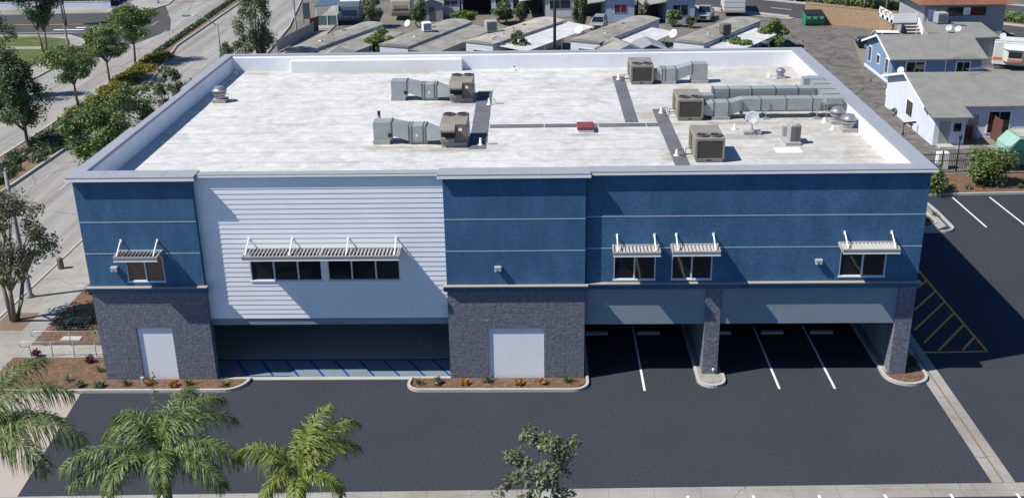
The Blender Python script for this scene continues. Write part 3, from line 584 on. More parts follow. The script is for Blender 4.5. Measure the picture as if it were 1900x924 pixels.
# right wing fascia, ceiling, columns
MB().box(24.06, 40, .34, .7, 2.87, 4.9).build('fascia', M['blueshade'], bld)
MB().box(3.6, 17.42, .64, 8.8, 2.95, 3.2).build('ceiling', M['whitewall'], bld)
MB().box(24.04, 40, .71, 8.8, 2.9, 3.2).build('ceiling', M['blueshade'], bld)
MB().box(29.95, 30.72, .24, 1.1, -.1, 4.88).build('brick_column', M['brick'], bld, bevel=.02)
MB().box(39.2, 40.03, .24, 1.2, -.1, 4.88).build('brick_column', M['brick'], bld, bevel=.02)
MB().box(30.02, 30.66, 1.11, 8.6, .1, 2.9).build('plaster_wall', M['blueshade'], bld)
MB().box(39.35, 39.98, 1.21, 8.6, .1, 2.9).build('plaster_wall', M['blueshade'], bld)
MB().box(0, 40, 8.62, 9.0, -.1, ZL).build('rear_carport_wall', M['blueshade'], bld)
# ledges (sloped cap, dark front)
def ledge(x0, x1, yw, name='ledge', z=5.0, e=(.16, .16)):
    MB().sweep([(yw+.02, z-.12), (yw-.02, z-.12), (yw-.17, z+.2), (yw+.02, z+.2)][::-1], 'x', x0-e[0], x1+e[1]).build(name, M['blue'], bld)
    MB().box(x0-e[0], x1+e[1], yw-.23, yw+.02, z+.203, z+.245).build('ledge_cap', mat('ledge_cap_tan', (.34, .31, .27), .7, .06), bld)
ledge(0, 5.6, YP, z=4.98); ledge(17.4, 24.06, YP, z=4.94); ledge(24.24, 40, YR, z=4.92, e=(0, .14))
MB().box(-.14, .0, .05, 27.3, 4.98, 5.25).build('ledge', M['blue'], bld)
# side and rear walls
MB().box(0, .3, .5, D_, ZL, 10.5).build('side_wall', M['blue'], bld); MB().box(0, .4, 9.0, D_, -.1, ZL).build('brick_wall', M['brick'], bld)
MB().box(39.6, 40, .6, D_, ZL, 10.5).build('side_wall', M['blue'], bld); MB().box(39.6, 40, 9.0, D_, -.1, ZL).build('brick_wall', M['brick'], bld)
MB().box(.4, 39.6, D_-.4, D_, -.1, 10.5).build('rear_wall', M['blue'], bld)
MB().box(.4, 39.6, .62, D_-.4, RZ-.3, RZ).build('roof', M['membrane'], bld)
MB().box(.4, 39.6, .62, 9.0, 4.9, 5.04).build('floor_slab', M['blueshade'], bld)
MB().box(.4, 39.6, 6.5, 6.6, 5.05, 9.3).build('interior_wall', mat('interior_wall', (.20, .20, .20), .9), bld)
for px_, w0, d0 in (((1462, 279), 1.4, 1.0), ((1120, 300), .0, .0)):
    if w0: c_ = at(*px_, RZ); MB().box(c_.x-w0/2, c_.x+w0/2, c_.y-d0/2, c_.y+d0/2, RZ+.002, RZ+.008).build('membrane_patch', mat('patch_white', (.62, .615, .60), .7, .06, 3, dirt=.4), bld)
# parapet (inner skin) and coping
pp = MB(); pp.box(.301, .42, .95, 26.98, RZ, 10.688); pp.box(39.45, 39.62, .95, 26.98, RZ, 10.688); pp.box(.42, 39.45, 26.8, 26.99, RZ, 10.688); pp.box(.1, 39.6, .6, .9, RZ, 10.688)
pp.build('parapet', M['parapet'], bld)
MB().rbox(4.6, 16.6, 26.35, 26.79, RZ, 10.55, .05).build('parapet_panel', M['memwhite'], bld)
MB().box(39.40, 39.45, 1.0, 26.79, RZ, 10.68).build('parapet_liner', M['memwhite'], bld)
cp = MB()
cp.box(-.22, 5.82, -.22, .85, 10.69, 10.84); cp.box(17.18, 24.28, -.22, .80, 10.69, 10.84)
cp.box(5.82, 17.18, YS-.14, .70, 10.69, 10.80); cp.box(24.28, 40.2, YR-.20, .90, 10.69, 10.83)
cp.box(-.22, .40, .85, 8.5, 10.69, 10.838); cp.box(-.02, .41, 8.5, 17.2, 10.69, 10.836); cp.box(-.22, .40, 17.2, 26.95, 10.69, 10.838); cp.box(-.22, 40.2, 26.95, 27.5, 10.69, 10.84)
cp.box(39.40, 40.2, .90, 26.95, 10.69, 10.835)
cp.build('coping', M['coping'], bld, bevel=.012)
lip = MB(); lip.box(-.24, 5.84, -.24, -.20, 10.63, 10.735); lip.box(17.16, 24.3, -.24, -.2, 10.63, 10.735); lip.box(5.84, 17.16, YS-.16, YS-.12, 10.66, 10.73); lip.box(24.3, 40.22, YR-.22, YR-.18, 10.65, 10.735); lip.box(.3, 39.4, 26.90, 26.94, 10.65, 10.765)
lip.build_each('coping_lip', M['white'], bld)
sj = MB()
for x in (1.4, 4.3, 19.6, 22.0, 27.5, 30.8, 34.1, 37.3): sj.box(x, x+.025, -.21 if x < 24.2 else YR-.19, .7, 10.835, 10.846)
sj.build_each('coping_seam', M['pole'], bld)
# windows
def window(x0, x1, z0, z1, y, npane, fr='white'):
    f = MB(); t = .055
    f.box(x0, x1, y-.03, y+.12, z0, z0+t); f.box(x0, x1, y-.03, y+.12, z1-t, z1); f.box(x0, x0+t, y-.03, y+.12, z0+t, z1-t); f.box(x1-t, x1, y-.03, y+.12, z0+t, z1-t)
    for i in range(1, npane):
        xm = x0+(x1-x0)*i/npane; f.box(xm-.035, xm+.035, y-.028, y+.11, z0+t, z1-t)
    f.box(x0-.03, x1+.03, y-.07, y-.031, z0-.03, z0+.03)
    wn = f.build('window', M['winframe'], bld)
    for i in range(npane):
        a = x0+(x1-x0)*i/npane; b = x0+(x1-x0)*(i+1)/npane
        MB().box(a+.04, b-.04, y+.05, y+.062, z0+t-.01, z1-t+.01).build('pane', M['glass'], wn)
    MB().box(x0, x1, y+.125, y+.14, z0, z1).build('dark_interior', M['black'], wn)  # black sheet behind the panes, painted stand-in for the unlit interior
    return wn
M['winframe'] = mat('white_window_frame', (.62, .66, .72), .5, .03)
window(*WL, YP+.06, 2)
for q in WS: window(*q, YS+.02, 3)
for q in WR: window(*q, YR+.04, 2)
# sunshade awnings
def awning(x0, x1, yw, zb, proj, rods, nsl, split=None, trim='awn'):
    f = MB(); zf = zb-.02; yf = yw-proj
    f.box(x0, x1, yf, yf+.05, zf-.17, zf+.03); f.box(x0, x1, yw-.07, yw-.003, zb-.12, zb+.03)
    for x in [x0, x1-.05]+([split-.05, split+.01] if split else []): f.box(x, x+.05, yf+.05, yw-.07, zf-.14, zb+.03)
    aw = f.build('awning', M['awn'], bld)
    MB().box(x0+.01, x1-.01, yf-.012, yf-.002, zf-.15, zf-.01).build('fascia_strip', M['awnfront'], aw)
    MB().box(x0, x1, yf-.03, yf-.003, zf-.20, zf-.155).build('lip', M['white'], aw)
    s = MB(); n = nsl
    for i in range(n):
        a = x0+.07+(x1-x0-.14)*(i+.15)/n; wd = (x1-x0-.14)/n
        s.hexa([(a, yf+.05, zf-.11), (a+.015, yf+.05, zf-.118), (a+.015, yw-.07, zb-.118), (a, yw-.07, zb-.11)], [(a+wd*.68, yf+.05, zf+.012), (a+wd*.68+.02, yf+.05, zf+.0), (a+wd*.68+.02, yw-.07, zb-.0), (a+wd*.68, yw-.07, zb+.012)])
    s.build('louvre', M['awn'], aw)
    for x in rods:
        r = MB(); r.tube([(x, yw-.02, zb+.50), (x, yw-.12, zb+.48), (x, yf+.09, zb+.02)], [.035, .035, .035], 8); r.box(x-.05, x+.05, yw-.03, yw-.001, zb+.42, zb+.58)
        r.build('bracket', M['white'], aw)
awning(1.72, 3.82, YP, 7.09, .9, (1.86, 3.62), 11)
awning(7.80, 15.28, YS, 7.03, 1.1, (7.95, 10.05, 12.75, 15.05), 42, 11.5)
awning(25.36, 27.58, YR, 7.09, .95, (25.58, 27.35), 12)
awning(28.13, 30.38, YR, 7.11, .95, (28.38, 30.14), 12)
awning(36.05, 38.70, YR, 7.16, .95, (36.3, 38.5), 14)
# wall lights
for x, y, zz in ((1.36, YP, 6.17), (19.9, YP, 6.05), (35.2, YR, 6.2)):
    b = MB().rbox(x-.17, x+.17, y-.22, y-.001, zz-.02, zz+.13, .02).build('wall_light', M['awn'], bld)
    for s_ in (-.09, .09): MB().lathe([(.03, 0), (.07, .03), (.075, .09), (.02, .1)], (x+s_, y-.15, zz-.12), 10).build('lamp_head', M['white'], b)
for x in (4.9, 23.9): pass
for x, z1 in ((30.5, .35),): MB().lathe([(.05, 0), (.06, .1), (.02, .13)], (x, .18, z1), 10).build('hose_bib', M['white'], bld)
# ================================================================== ROOF EQUIPMENT
def fans(t, pts, z, r=.33):
    for x, y in pts:
        f = MB().lathe([(r, 0), (r, .07), (r-.05, .08), (r-.06, .02)], (x, y, z), 20).build('fan', M['darkgrey'], t)
        g = MB(); g.lathe([(.07, .03), (.07, .06)], (x, y, z), 10)
        for k in range(5):
            a = k*1.2566; g.obox((x+.16*math.cos(a), y+.16*math.sin(a)), (math.cos(a), math.sin(a)), .24, .09, z+.03, z+.04)
        g.build('fan_blade', M['black'], f)
def seams(mb, x, y0, y1, z0, z1):
    mb.box(x-.03, x+.03, y0-.015, y1+.015, z0-.015, z1+.015)
def ducted_unit(label, loc):
    t = thing('rooftop_unit', label, 'air conditioner', loc, 0, 'rooftop air conditioners')
    cb = MB(); cb.box(-.02, .88, 0, 1.0, 0, .24); cb.box(1.93, 2.95, .05, .95, 0, .18); cb.box(3.75, 5.1, -.55, 1.7, 0, .24); cb.build_each('curb', M['curbgrey'], t)
    d = MB()
    d.box(.02, 1.0, .05, 1.0, .24, 1.22); d.box(1.95, 2.85, -.05, .9, .18, 1.03)
    d.hexa([(1.0, .06, .5), (1.95, -.04, .2), (1.95, .89, .2), (1.0, .99, .5)], [(1.0, .06, 1.2), (1.95, -.04, .82), (1.95, .89, 1.02), (1.0, .99, 1.2)])
    d.hexa([(2.85, -.04, .2), (3.7, -.3, .32), (3.7, .6, .32), (2.85, .89, .2)], [(2.85, -.04, 1.01), (3.7, -.3, .72), (3.7, .6, .78), (2.85, .89, 1.01)])
    d.build('duct', M['galv'], t)
    s = MB(); seams(s, 1.0, .05, 1.0, .45, 1.22); seams(s, 1.95, -.05, .9, .18, 1.03); seams(s, 2.1, -.05, .9, .18, 1.03); seams(s, 2.72, -.05, .9, .18, 1.03); seams(s, 2.87, -.05, .9, .18, 1.03); s.build_each('duct_flange', M['darkgrey'], t)
    MB().box(2.33, 2.43, -.058, -.051, .45, .6).build('duct_tag', M['white'], t)
    MB().box(.82, .98, -.02, .04, .42, .62).build('junction_box', M['black'], t)
    u = MB(); u.rbox(3.68, 5.13, -.45, 1.75, .24, 1.27, .03); u.build('cabinet', M['beige'], t)
    h = MB(); h.sweep([(-.451, .78), (-.451, 1.24), (-.95, 1.02), (-.95, .92)], 'x', 3.70, 4.50); h.sweep([(-.451, .3), (-.451, .52), (-.72, .5), (-.72, .3)], 'x', 3.74, 4.46); h.build('intake_hood', M['beige'], t)
    MB().box(3.73, 4.5, -.47, -.452, .53, .77).build('dark_recess', M['black'], t)  # flat black plate, the recess darkness below the hood put into its colour
    MB().box(4.52, 5.1, -.475, -.452, .3, 1.2).build('service_panel', M['beigedark'], t)
    MB().box(4.66, 4.86, -.482, -.476, .86, 1.02).build('notice_plate', M['white'], t)
    MB().box(5.131, 5.27, -.4, -.15, .55, 1.05).build('disconnect_box', M['galv'], t)
    fans(t, ((4.05, 1.38), (4.80, 1.38)), 1.27)
    return t
u1 = ducted_unit('beige rooftop air conditioner with ducts, nearer of the two left of the cross walkway', (12.93, 8.55, RZ))
dup(u1, (12.69, 18.1, RZ), label='beige rooftop air conditioner with ducts, farther of the two left of the cross walkway')
def coil_unit(label, loc, D=2.5):
    t = thing('rooftop_unit', label, 'air conditioner', loc, 0, 'rooftop air conditioners')
    MB().box(.05, 1.42, .03, D-.1, 0, .17).build('curb', M['curbgrey'], t)
    u = MB(); u.rbox(0, 1.48, 0, D, .17, 1.28, .03)
    u.build('cabinet', M['beige'], t)
    fr = MB(); 
    fr.box(0, .11, -.03, -.001, .17, 1.25); fr.box(1.37, 1.48, -.03, -.001, .17, 1.25); fr.box(.11, 1.37, -.03, -.001, 1.13, 1.25); fr.box(.11, 1.37, -.03, -.001, .17, .23); fr.build('coil_frame', M['beige'], t)
    MB().box(.11, 1.37, -.012, -.002, .23, 1.13).build('coil', M['coil'], t)
    MB().box(-.05, -.001, D-1.2, D-.4, .4, 1.1).build('service_panel', M['beigedark'], t)
    MB().box(.4, 1.0, D+.001, D+.2, .5, 1.15).build('intake_hood', M['beige'], t)
    MB().box(.62, .82, .0, .02, .08, .13).build('nameplate', M['black'], t)
    fans(t, ((.40, .42), (1.08, .42)), 1.28)
    p = MB(); p.tube([(-.02, .9, .5), (-.35, .9, .5), (-.35, .9, .1), (-.6, .9, .1)], .02, 6); p.tube([(-.02, .7, .25), (-.4, .7, .25), (-.4, .7, .05)], .016, 6); p.build('refrigerant_pipe', M['black'], t)
    return t
c1 = coil_unit('beige air conditioner with front coil grille beside the front parapet, without any ducts', (29.77, 4.85, RZ))
c2 = dup(c1, (29.83, 12.75, RZ), label='beige air conditioner with front coil grille feeding the two long rooftop ducts')
c3 = dup(c1, (27.88, 21.7, RZ), label='beige air conditioner with front coil grille and short duct near the rear parapet')
# ducts of c2 and c3 (local coordinates of each unit)
d = MB(); d.hexa([(1.49, .35, .3), (2.05, .1, .2), (2.05, 1.1, .2), (1.49, 1.0, .3)], [(1.49, .35, .8), (2.05, .1, 1.0), (2.05, 1.1, 1.0), (1.49, 1.0, .8)])
d.box(2.05, 2.95, .1, 1.05, .18, 1.0); d.hexa([(2.95, .12, .2), (4.0, .2, .62), (4.0, 1.0, .62), (2.95, 1.03, .2)], [(2.95, .12, .98), (4.0, .2, 1.28), (4.0, 1.0, 1.28), (2.95, 1.03, .98)])
d.box(4.0, 5.0, .2, 1.0, .18, 1.28); d.build('duct', M['galv'], c3)
s = MB(); [seams(s, x, .1, 1.05, .18, 1.0) for x in (2.05, 2.25, 2.95)]; seams(s, 4.0, .2, 1.0, .6, 1.28); s.build_each('duct_flange', M['darkgrey'], c3)
q = MB(); q.box(2.03, 2.97, .05, 1.1, 0, .18); q.box(3.98, 5.08, .15, 1.05, 0, .18); q.build_each('curb', M['curbgrey'], c3)
d = MB(); d.hexa([(1.49, .3, .3), (2.1, .2, .2), (2.1, 1.1, .2), (1.49, 1.0, .3)], [(1.49, .3, .8), (2.1, .2, 1.02), (2.1, 1.1, 1.02), (1.49, 1.0, .8)])
d.box(2.1, 2.95, .2, 1.1, .18, 1.0); d.hexa([(2.95, .22, .2), (3.75, .35, .5), (3.75, 1.1, .5), (2.95, 1.08, .2)], [(2.95, .22, .98), (3.75, .35, 1.16), (3.75, 1.1, 1.16), (2.95, 1.08, .98)])
d.box(3.75, 8.5, .35, 1.1, .48, 1.16)
d.box(1.49, 2.3, 1.5, 2.3, .5, 1.1); d.box(2.3, 8.2, 1.75, 2.5, .75, 1.42)
d.hexa([(8.35, -.25, .95), (9.3, -.25, .95), (9.3, 4.6, 1.0), (8.35, 4.6, 1.0)], [(8.35, -.25, 1.3), (9.3, -.25, 1.3), (9.3, 4.6, 1.5), (8.35, 4.6, 1.5)]); d.box(8.2, 8.36, 1.8, 2.45, .8, 1.4); d.box(8.5, 9.28, .4, 1.05, .6, .96)
d.box(8.0, 8.34, 3.9, 4.6, .9, 1.48); d.build('duct', M['galv'], c2)
s = MB()
for x in (2.1, 2.95, 3.75): seams(s, x, .2, 1.1, .2, 1.02)
for x in (4.8, 6.25, 7.75): seams(s, x, .35, 1.1, .48, 1.16)
for x in (2.3, 3.2, 4.5, 5.9, 7.2): seams(s, x, 1.75, 2.5, .75, 1.42)
for y in (.6, 1.6, 2.7, 3.7): s.box(8.34, 9.31, y, y+.03, 1.0, 1.34+.04*y)
s.build_each('duct_flange', M['darkgrey'], c2)
s = MB()
for x in (5.1, 8.0):
    for y in (.25, 1.2): s.box(x-.025, x+.025, y-.025, y+.025, 0, 1.2)
    s.box(x-.03, x+.03, .2, 1.25, .42, .47); s.box(x-.15, x+.2, .1, .4, 0, .06); s.box(x-.15, x+.2, 1.05, 1.35, 0, .06)
for x in (8.45, 9.2):
    for y in (-.2, 4.4): s.box(x-.02, x+.02, y-.02, y+.02, 0, 1.0)
s.build('duct_support', M['steel'], c2)
MB().box(2.0, 3.05, .15, 1.15, 0, .18).build('curb', M['curbgrey'], c2)
# exhaust fans
def exhaust_fan(label, loc, k=1.0):
    t = thing('exhaust_fan', label, 'exhaust fan', loc, 0, 'rooftop exhaust fans')
    MB().box(-.42*k, .42*k, -.42*k, .42*k, 0, .22*k).build('curb', M['curbgrey'], t)
    MB().lathe([(.30*k, .22*k), (.33*k, .27*k), (.33*k, .42*k), (.42*k, .50*k), (.42*k, .62*k), (.36*k, .63*k)], (0, 0, 0), 28).build('drum', M['alu'], t)
    MB().lathe([(.33*k, .63*k), (.33*k, .69*k), (.30*k, .70*k)], (0, 0, 0), 20).build('fan_gap', M['black'], t)
    MB().lathe([(.30*k, .70*k), (.47*k, .69*k), (.48*k, .74*k), (.40*k, .79*k), (.33*k, .86*k), (.30*k, .95*k), (.22*k, .99*k), (.03, 1.0*k)], (0, 0, 0), 28).build('cap', M['alu'], t)
    MB().tube([(.42*k, -.1, .55*k), (.75*k, -.1, .5*k), (.8*k, -.1, .02)], .015, 6).build('conduit', M['white'], t)
    return t
exhaust_fan('silver mushroom exhaust fan alone on the left side of the roof', (1.85, 18.4, RZ))
exhaust_fan('silver exhaust fan beside the end of the long ducts, farther of the pair', (38.72, 12.0, RZ), .95)
exhaust_fan('silver exhaust fan by the right parapet, nearer of the pair', (38.95, 10.4, RZ), .95)
exhaust_fan('small silver exhaust fan near the rear right corner of the roof', (37.9, 23.2, RZ), .68)
# dish
t = thing('satellite_dish', 'grey satellite dish on ballast blocks beside the long rooftop ducts', 'satellite dish', (33.6, 10.0, RZ))
def dish_bowl(mb, c, nrm, r, depth=.12):
    n = Vector(nrm).normalized(); u = n.cross(Vector((0, 0, 1))).normalized(); v = u.cross(n); c = Vector(c); vs = []; fs = []
    R_ = [(0.02, 0), (.5, .25), (.8, .64), (1, 1.0), (1.0, .9), (.8, .5), (.5, .12), (.02, -.12)]
    K = 20
    for q, h in R_: vs += [c+n*h*depth+(u*math.cos(2*math.pi*k/K)+v*math.sin(2*math.pi*k/K))*r*q for k in range(K)]
    fs = [(i*K+k, i*K+(k+1) % K, (i+1)*K+(k+1) % K, (i+1)*K+k) for i in range(len(R_)-1) for k in range(K)]
    fs += [tuple(range(K-1, -1, -1)), tuple((len(R_)-1)*K+k for k in range(K))]
    return mb.add(vs, fs)
M['dishwhite'] = mat('weathered_dish_white', (.48, .48, .48), .5, .08, 3)
M['dish'] = mat('dish_grey', (.32, .33, .35), .45, .05, 3)
dish_bowl(MB(), (0, .05, .85), (-.45, -.75, .5), .40).build('bowl', M['dish'], t, True)
m_ = MB(); m_.tube([(.0, .05, 0.02), (0, .05, .75)], .03, 8); m_.tube([(0, .02, .6), (-.3, -.35, .72), (-.35, -.4, .85)], .018, 6); m_.box(-.45, -.33, -.47, -.37, .8, .92); m_.build('mast', M['steel'], t)
b_ = MB()
for i in range(4): b_.rbox(-.5+i*.25, -.27+i*.25, -.28, .12, 0, .2, .015)
b_.build('ballast_block', M['curbgrey'], t)
# mini split condenser
t = thing('condenser', 'slim outdoor condenser standing on a pale plinth on the right of the roof', 'condenser', (35.3, 8.2, RZ))
MB().box(-.35, .45, -.6, 1.0, 0, .16).build('plinth', M['curbgrey'], t)
MB().rbox(-.1, .22, -.35, .55, .2, 1.08, .03).build('cabinet', M['curbgrey'], t)
MB().rbox(.23, .45, -.35, .05, .2, 1.05, .02).build('valve_cover', M['beige'], t)
g = MB(); [g.box(-.1+.0, .22, -.368, -.352, .28+k*.09, .32+k*.09) for k in range(8)]; [g.box(.24, .44, -.368, -.352, .3+k*.09, .34+k*.09) for k in range(8)]; g.build('grille', M['beigedark'], t)
MB().rbox(-.3, .1, .62, .95, .16, .7, .02).build('isolator_box', M['galv'], t)
# hatch
t = thing('roof_hatch', 'low red roof hatch on white kerb beside the cross walkway', 'roof hatch', (24.5, 10.5, RZ))
MB().box(-.45, .45, 0, 1.0, 0, .16).build('curb', M['white'], t); MB().rbox(-.48, .48, -.03, 1.03, .16, .36, .04).build('lid', M['red'], t); MB().tube([(-.3, -.05, .25), (.3, -.05, .25)], .012, 6).build('handle', M['darkgrey'], t)
# vent pipes with flashing cones
VENTS = [((29.1, 14.5), 'white vent cone beside the duct-fed coil unit', .42, 1), ((29.0, 6.05), 'white vent cone beside the front coil unit', .42, 1), ((27.2, 23.2), 'white vent cone left of the rear coil unit', .42, 1), ((32.8, 10.9), 'small white vent cone left of the satellite dish', .38, 0),
         ((38.1, 12.2), 'small white cone below the long duct, farther of two', .34, 0), ((38.15, 10.6), 'small white cone left of the nearer exhaust fan', .34, 0), ((20.2, 26.2), 'thin dark topped vent pipe at the rear of the roof', .4, 2), ((37.2, 23.5), 'white vent cone left of the small rear exhaust fan', .4, 0), ((12.9, 11.3), 'tall grey vent pipe behind the nearer ducted unit', 1.15, 3), ((.75, 26.2), 'short vent pipe in the rear left corner of the roof', .4, 2), ((18.85, 16.9), 'white vent cone on the walkway by the farther ducted unit', .5, 1), ((18.75, 8.3), 'white vent cone on the walkway by the nearer ducted unit', .5, 1)]
for (x, y), lab, h, k in VENTS:
    t = thing('vent_pipe', lab, 'vent pipe', (x, y, RZ), 0, 'roof vent pipes')
    MB().lathe([(.17, 0), (.16, .03), (.075, .12), (.06, h*.65), (.0, h*.66)] if k < 3 else [(.15, 0), (.1, .1), (.08, h*.95), (.0, h)], (0, 0, 0), 14).build('flashing', M['white'] if k < 3 else M['pole'], t, True)
    MB().lathe([(.05, h*.6), (.06, h*.62), (.06, h*.8), (.02, h*.82)] if k < 3 else [(.06, h*.7), (.085, h*.72), (.085, h), (.02, h+.02)], (0, 0, 0), 12).build('pipe_cap', M['black'] if k >= 2 else M['white'], t)
    if k == 1: MB().tube([(.06, 0, .3), (.35, .1, .34), (.4, .1, .06), (.9, .2, .05)], .022, 6).build('conduit', M['darkgrey'], t)
# walkway pads
def pad(name_label, x0, x1, y0, y1):
    tag(MB().box(x0, x1, y0, y1, RZ+.001, RZ+.03).build('walkway_pad', M['pad']), name_label, 'walkway pad', 'roof walkway pads')
def prow(n, fn, lab):
    for i in range(n): pad(lab % ORD[i], *fn(i))
prow(5, lambda i: (18.12-.03*i, 19.05-.03*i, 7.55+2.57*i+.04, 7.55+2.57*(i+1)), 'grey ribbed pad, %s from the front in the walkway right of both ducted units')
CP = ((19.1, 22.15), (22.22, 25.22), (25.3, 27.95), (28.02, 28.68))
prow(4, lambda i: (*CP[i], 11.65, 12.32), 'grey pad, %s from the left in the walkway across the middle of the roof')
prow(5, lambda i: (28.75-.02*i, 29.5-.02*i, 1.2+2.85*i+.04, 1.2+2.85*(i+1)), 'grey pad, %s from the front parapet in the walkway left of the front coil units')
prow(4, lambda i: (26.85, 27.6, 12.55+2.9*i+.04, 12.55+2.9*(i+1)), 'grey pad, %s from the cross walkway in the row towards the rear coil unit')

# ================================================================== CARPORT AND FRONT FURNITURE
ws_ = None
WSX = [(24.95, 'grey wheel stop beside the right brick pillar in the right carport'), (27.75, 'grey wheel stop left of the middle brick column, second bay'), (31.6, 'grey wheel stop just right of the middle brick column'), (34.4, 'grey wheel stop right of the middle white line, right carport'), (37.05, 'grey wheel stop in the last bay beside the right column')]
for x, lab in WSX:
    o = MB().sweep([(4.85, 0), (4.88, .11), (4.94, .14), (5.06, .14), (5.12, .11), (5.15, 0)], 'x', x-.6, x+.6).build('wheel_stop', M['curb']) if ws_ is None else None
    if o is None:
        o = ws_.copy(); COL.objects.link(o); o.location.x = x-WSX[0][0]
    else: ws_ = o
    tag(o, lab, 'wheel stop', 'wheel stops in the carport')
# handrails along the ramp
def handrail(label, y, x0, x1, posts):
    t = thing('handrail', label, 'handrail', (x0, y, .1), 0, 'ramp handrails'); L_ = x1-x0
    r = MB(); r.tube([(L_, 0, .88), (.1, 0, .88), (-.12, 0, .86), (-.2, 0, .76), (-.16, 0, .62), (0, 0, .58), (.35, 0, .58)], .028, 8); r.build('rail', M['steel'], t, True)
    for i in range(posts): MB().tube([(.35+(L_-.5)*i/(posts-1), 0, -.03), (.35+(L_-.5)*i/(posts-1), 0, .87)], .025, 8).build('post', M['steel'], t, True)
handrail('metal ramp handrail on the side nearer the driveway', 2.42, -5.3, -.15, 5)
handrail('metal ramp handrail on the side beside the green cage', 3.65, -5.2, -.1, 4)
# backflow cage
t = thing('backflow_cage', 'dark green mesh cage over white pipework in the left mulch bed', 'utility cage', (-4.1, 5.9, .08))
c_ = MB()
for i in range(9): c_.box(-.8+i*.2-.012, -.8+i*.2+.012, -.35, -.33, 0, .8); c_.box(-.8+i*.2-.012, -.8+i*.2+.012, .33, .35, 0, .8); c_.box(-.8+i*.2-.012, -.8+i*.2+.012, -.33, .33, .78, .8)
for z_ in (.03, .28, .53, .78): c_.box(-.81, .81, -.36, -.33, z_-.015, z_+.015); c_.box(-.81, .81, .33, .36, z_-.015, z_+.015); c_.box(-.82, -.8, -.33, .33, z_-.015, z_+.015); c_.box(.8, .82, -.33, .33, z_-.015, z_+.015)
c_.build('cage', M['cagegreen'], t)
p_ = MB(); p_.tube([(-.5, 0, 0), (-.5, 0, .45), (.5, 0, .45), (.5, 0, 0)], .07, 10); p_.lathe([(.1, 0), (.12, .1), (.05, .2)], (0, 0, .4), 10); p_.build('pipe', M['cagegreen'], t, True)
tag(MB().rbox(-4.2, -3.1, 4.3, 4.75, .05, .16, .03).build('utility_slab', M['curb']), 'low pale slab in the mulch between the green cage and handrail', 'slab')
t = thing('folding_sign', 'small white A-frame board beside the left wall of the building', 'sign', (-.45, 7.3, .08))
f_ = MB(); f_.tube([(-.35, -.3, 0), (0, 0, .75), (.35, -.3, 0)], .05, 6); f_.tube([(-.35, .3, 0), (0, 0, .75), (.35, .3, 0)], .05, 6); f_.tube([(-.37, -.3, .1), (.37, -.3, .1)], .04, 6); f_.build('frame', M['white'], t)
tag(MB().lathe([(.07, 0), (.07, .26), (.1, .3), (.1, .36), (.03, .4)], (2.0, -.45, .08), 12).build('spot_light', M['curb']), 'small pale ground spot light in front of the left brick pillar', 'spot light')
# bollard
tag(MB().lathe([(.19, 0), (.19, .66), (.16, .72), (.02, .73)], (-8.35, 14.4, .07), 16).build('bollard', mat('brown_bollard', (.16, .12, .10), .7, .1, 4)), 'short brown bollard on the sidewalk near the street lamp', 'bollard')
def street_lamp(label, loc, h, arm, r=.11, cat='street lamp'):
    t = thing('street_lamp', label, cat, loc, 0, 'street lamps'); a = Vector(arm)
    MB().lathe([(r*1.8, 0), (r*1.8, .12), (r*1.15, .2), (r, h*.5), (r*.7, h)], (0, 0, 0), 14).build('pole', M['pole'], t, True)
    e = Vector((a.x, a.y, h+a.z))
    MB().tube([(0, 0, h-.15), (a.x*.35, a.y*.35, h+a.z*.55), (a.x*.7, a.y*.7, h+a.z*.92), e], [r*.5, r*.42, r*.38, r*.33], 8).build('arm', M['steel'], t, True)
    d2 = Vector((a.x, a.y)).normalized(); b = MB(); b.obox((e.x+d2.x*.3, e.y+d2.y*.3), d2, .75, .3, e.z-.08, e.z+.08); b.obox((e.x+d2.x*.3, e.y+d2.y*.3), d2, .5, .22, e.z-.14, e.z-.081); b.build('lamp_head', M['steel'], t, bevel=.03)
    return t
street_lamp('tall grey street lamp rising through the tree left of the building', (-8.41, 10.09, .07), 7.8, (-2.2, -.1, .9), .13)
street_lamp('street lamp with curved arm standing beyond the rear left roof corner', (-9.75, 58.2, .07), 7.4, (-2.6, -.2, .95))
street_lamp('bare grey lamp post at the kerb beside the mobile homes', (-10.2, 94.5, .07), 11.0, (-2.6, 0, .8))
street_lamp('tall pale lamp post on the far sidewalk beside the lawn', (-35.3, 81.5, .1), 10.0, (2.6, 0, .8))
street_lamp('lamp post at the far corner of the cross street', (-36.6, 118.5, .1), 10.0, (2.6, -.3, .8), .14)
t = thing('utility_pole', 'dark wooden utility pole behind the roof between two mobile homes', 'utility pole', (23.6, 67, 0))
MB().lathe([(.17, 0), (.16, 5), (.13, 11)], (0, 0, 0), 12).build('pole', M['black'], t, True)
MB().obox((0, 0), (1, .3), 2.4, .12, 10.1, 10.25).build('crossarm', M['black'], t)
for k in (-1, 0, 1): MB().lathe([(.05, 0), (.07, .06), (.03, .15)], (k*.9, k*.27, 10.25), 8).build('insulator', M['pole'], t)
t = thing('fire_hydrant', 'yellow fire hydrant on the far sidewalk by the lawn', 'fire hydrant', (-34.9, 89.2, .1))
MB().lathe([(.2, 0), (.2, .08), (.15, .1), (.15, .75), (.18, .78), (.12, 1.0), (.04, 1.08)], (0, 0, 0), 14).build('barrel', M['hydrant'], t, True)
n_ = MB(); n_.tube([(-.28, 0, .55), (.28, 0, .55)], .08, 10); n_.tube([(0, -.28, .5), (0, 0, .5)], .1, 10); n_.build('nozzle', M['hydrant'], t)
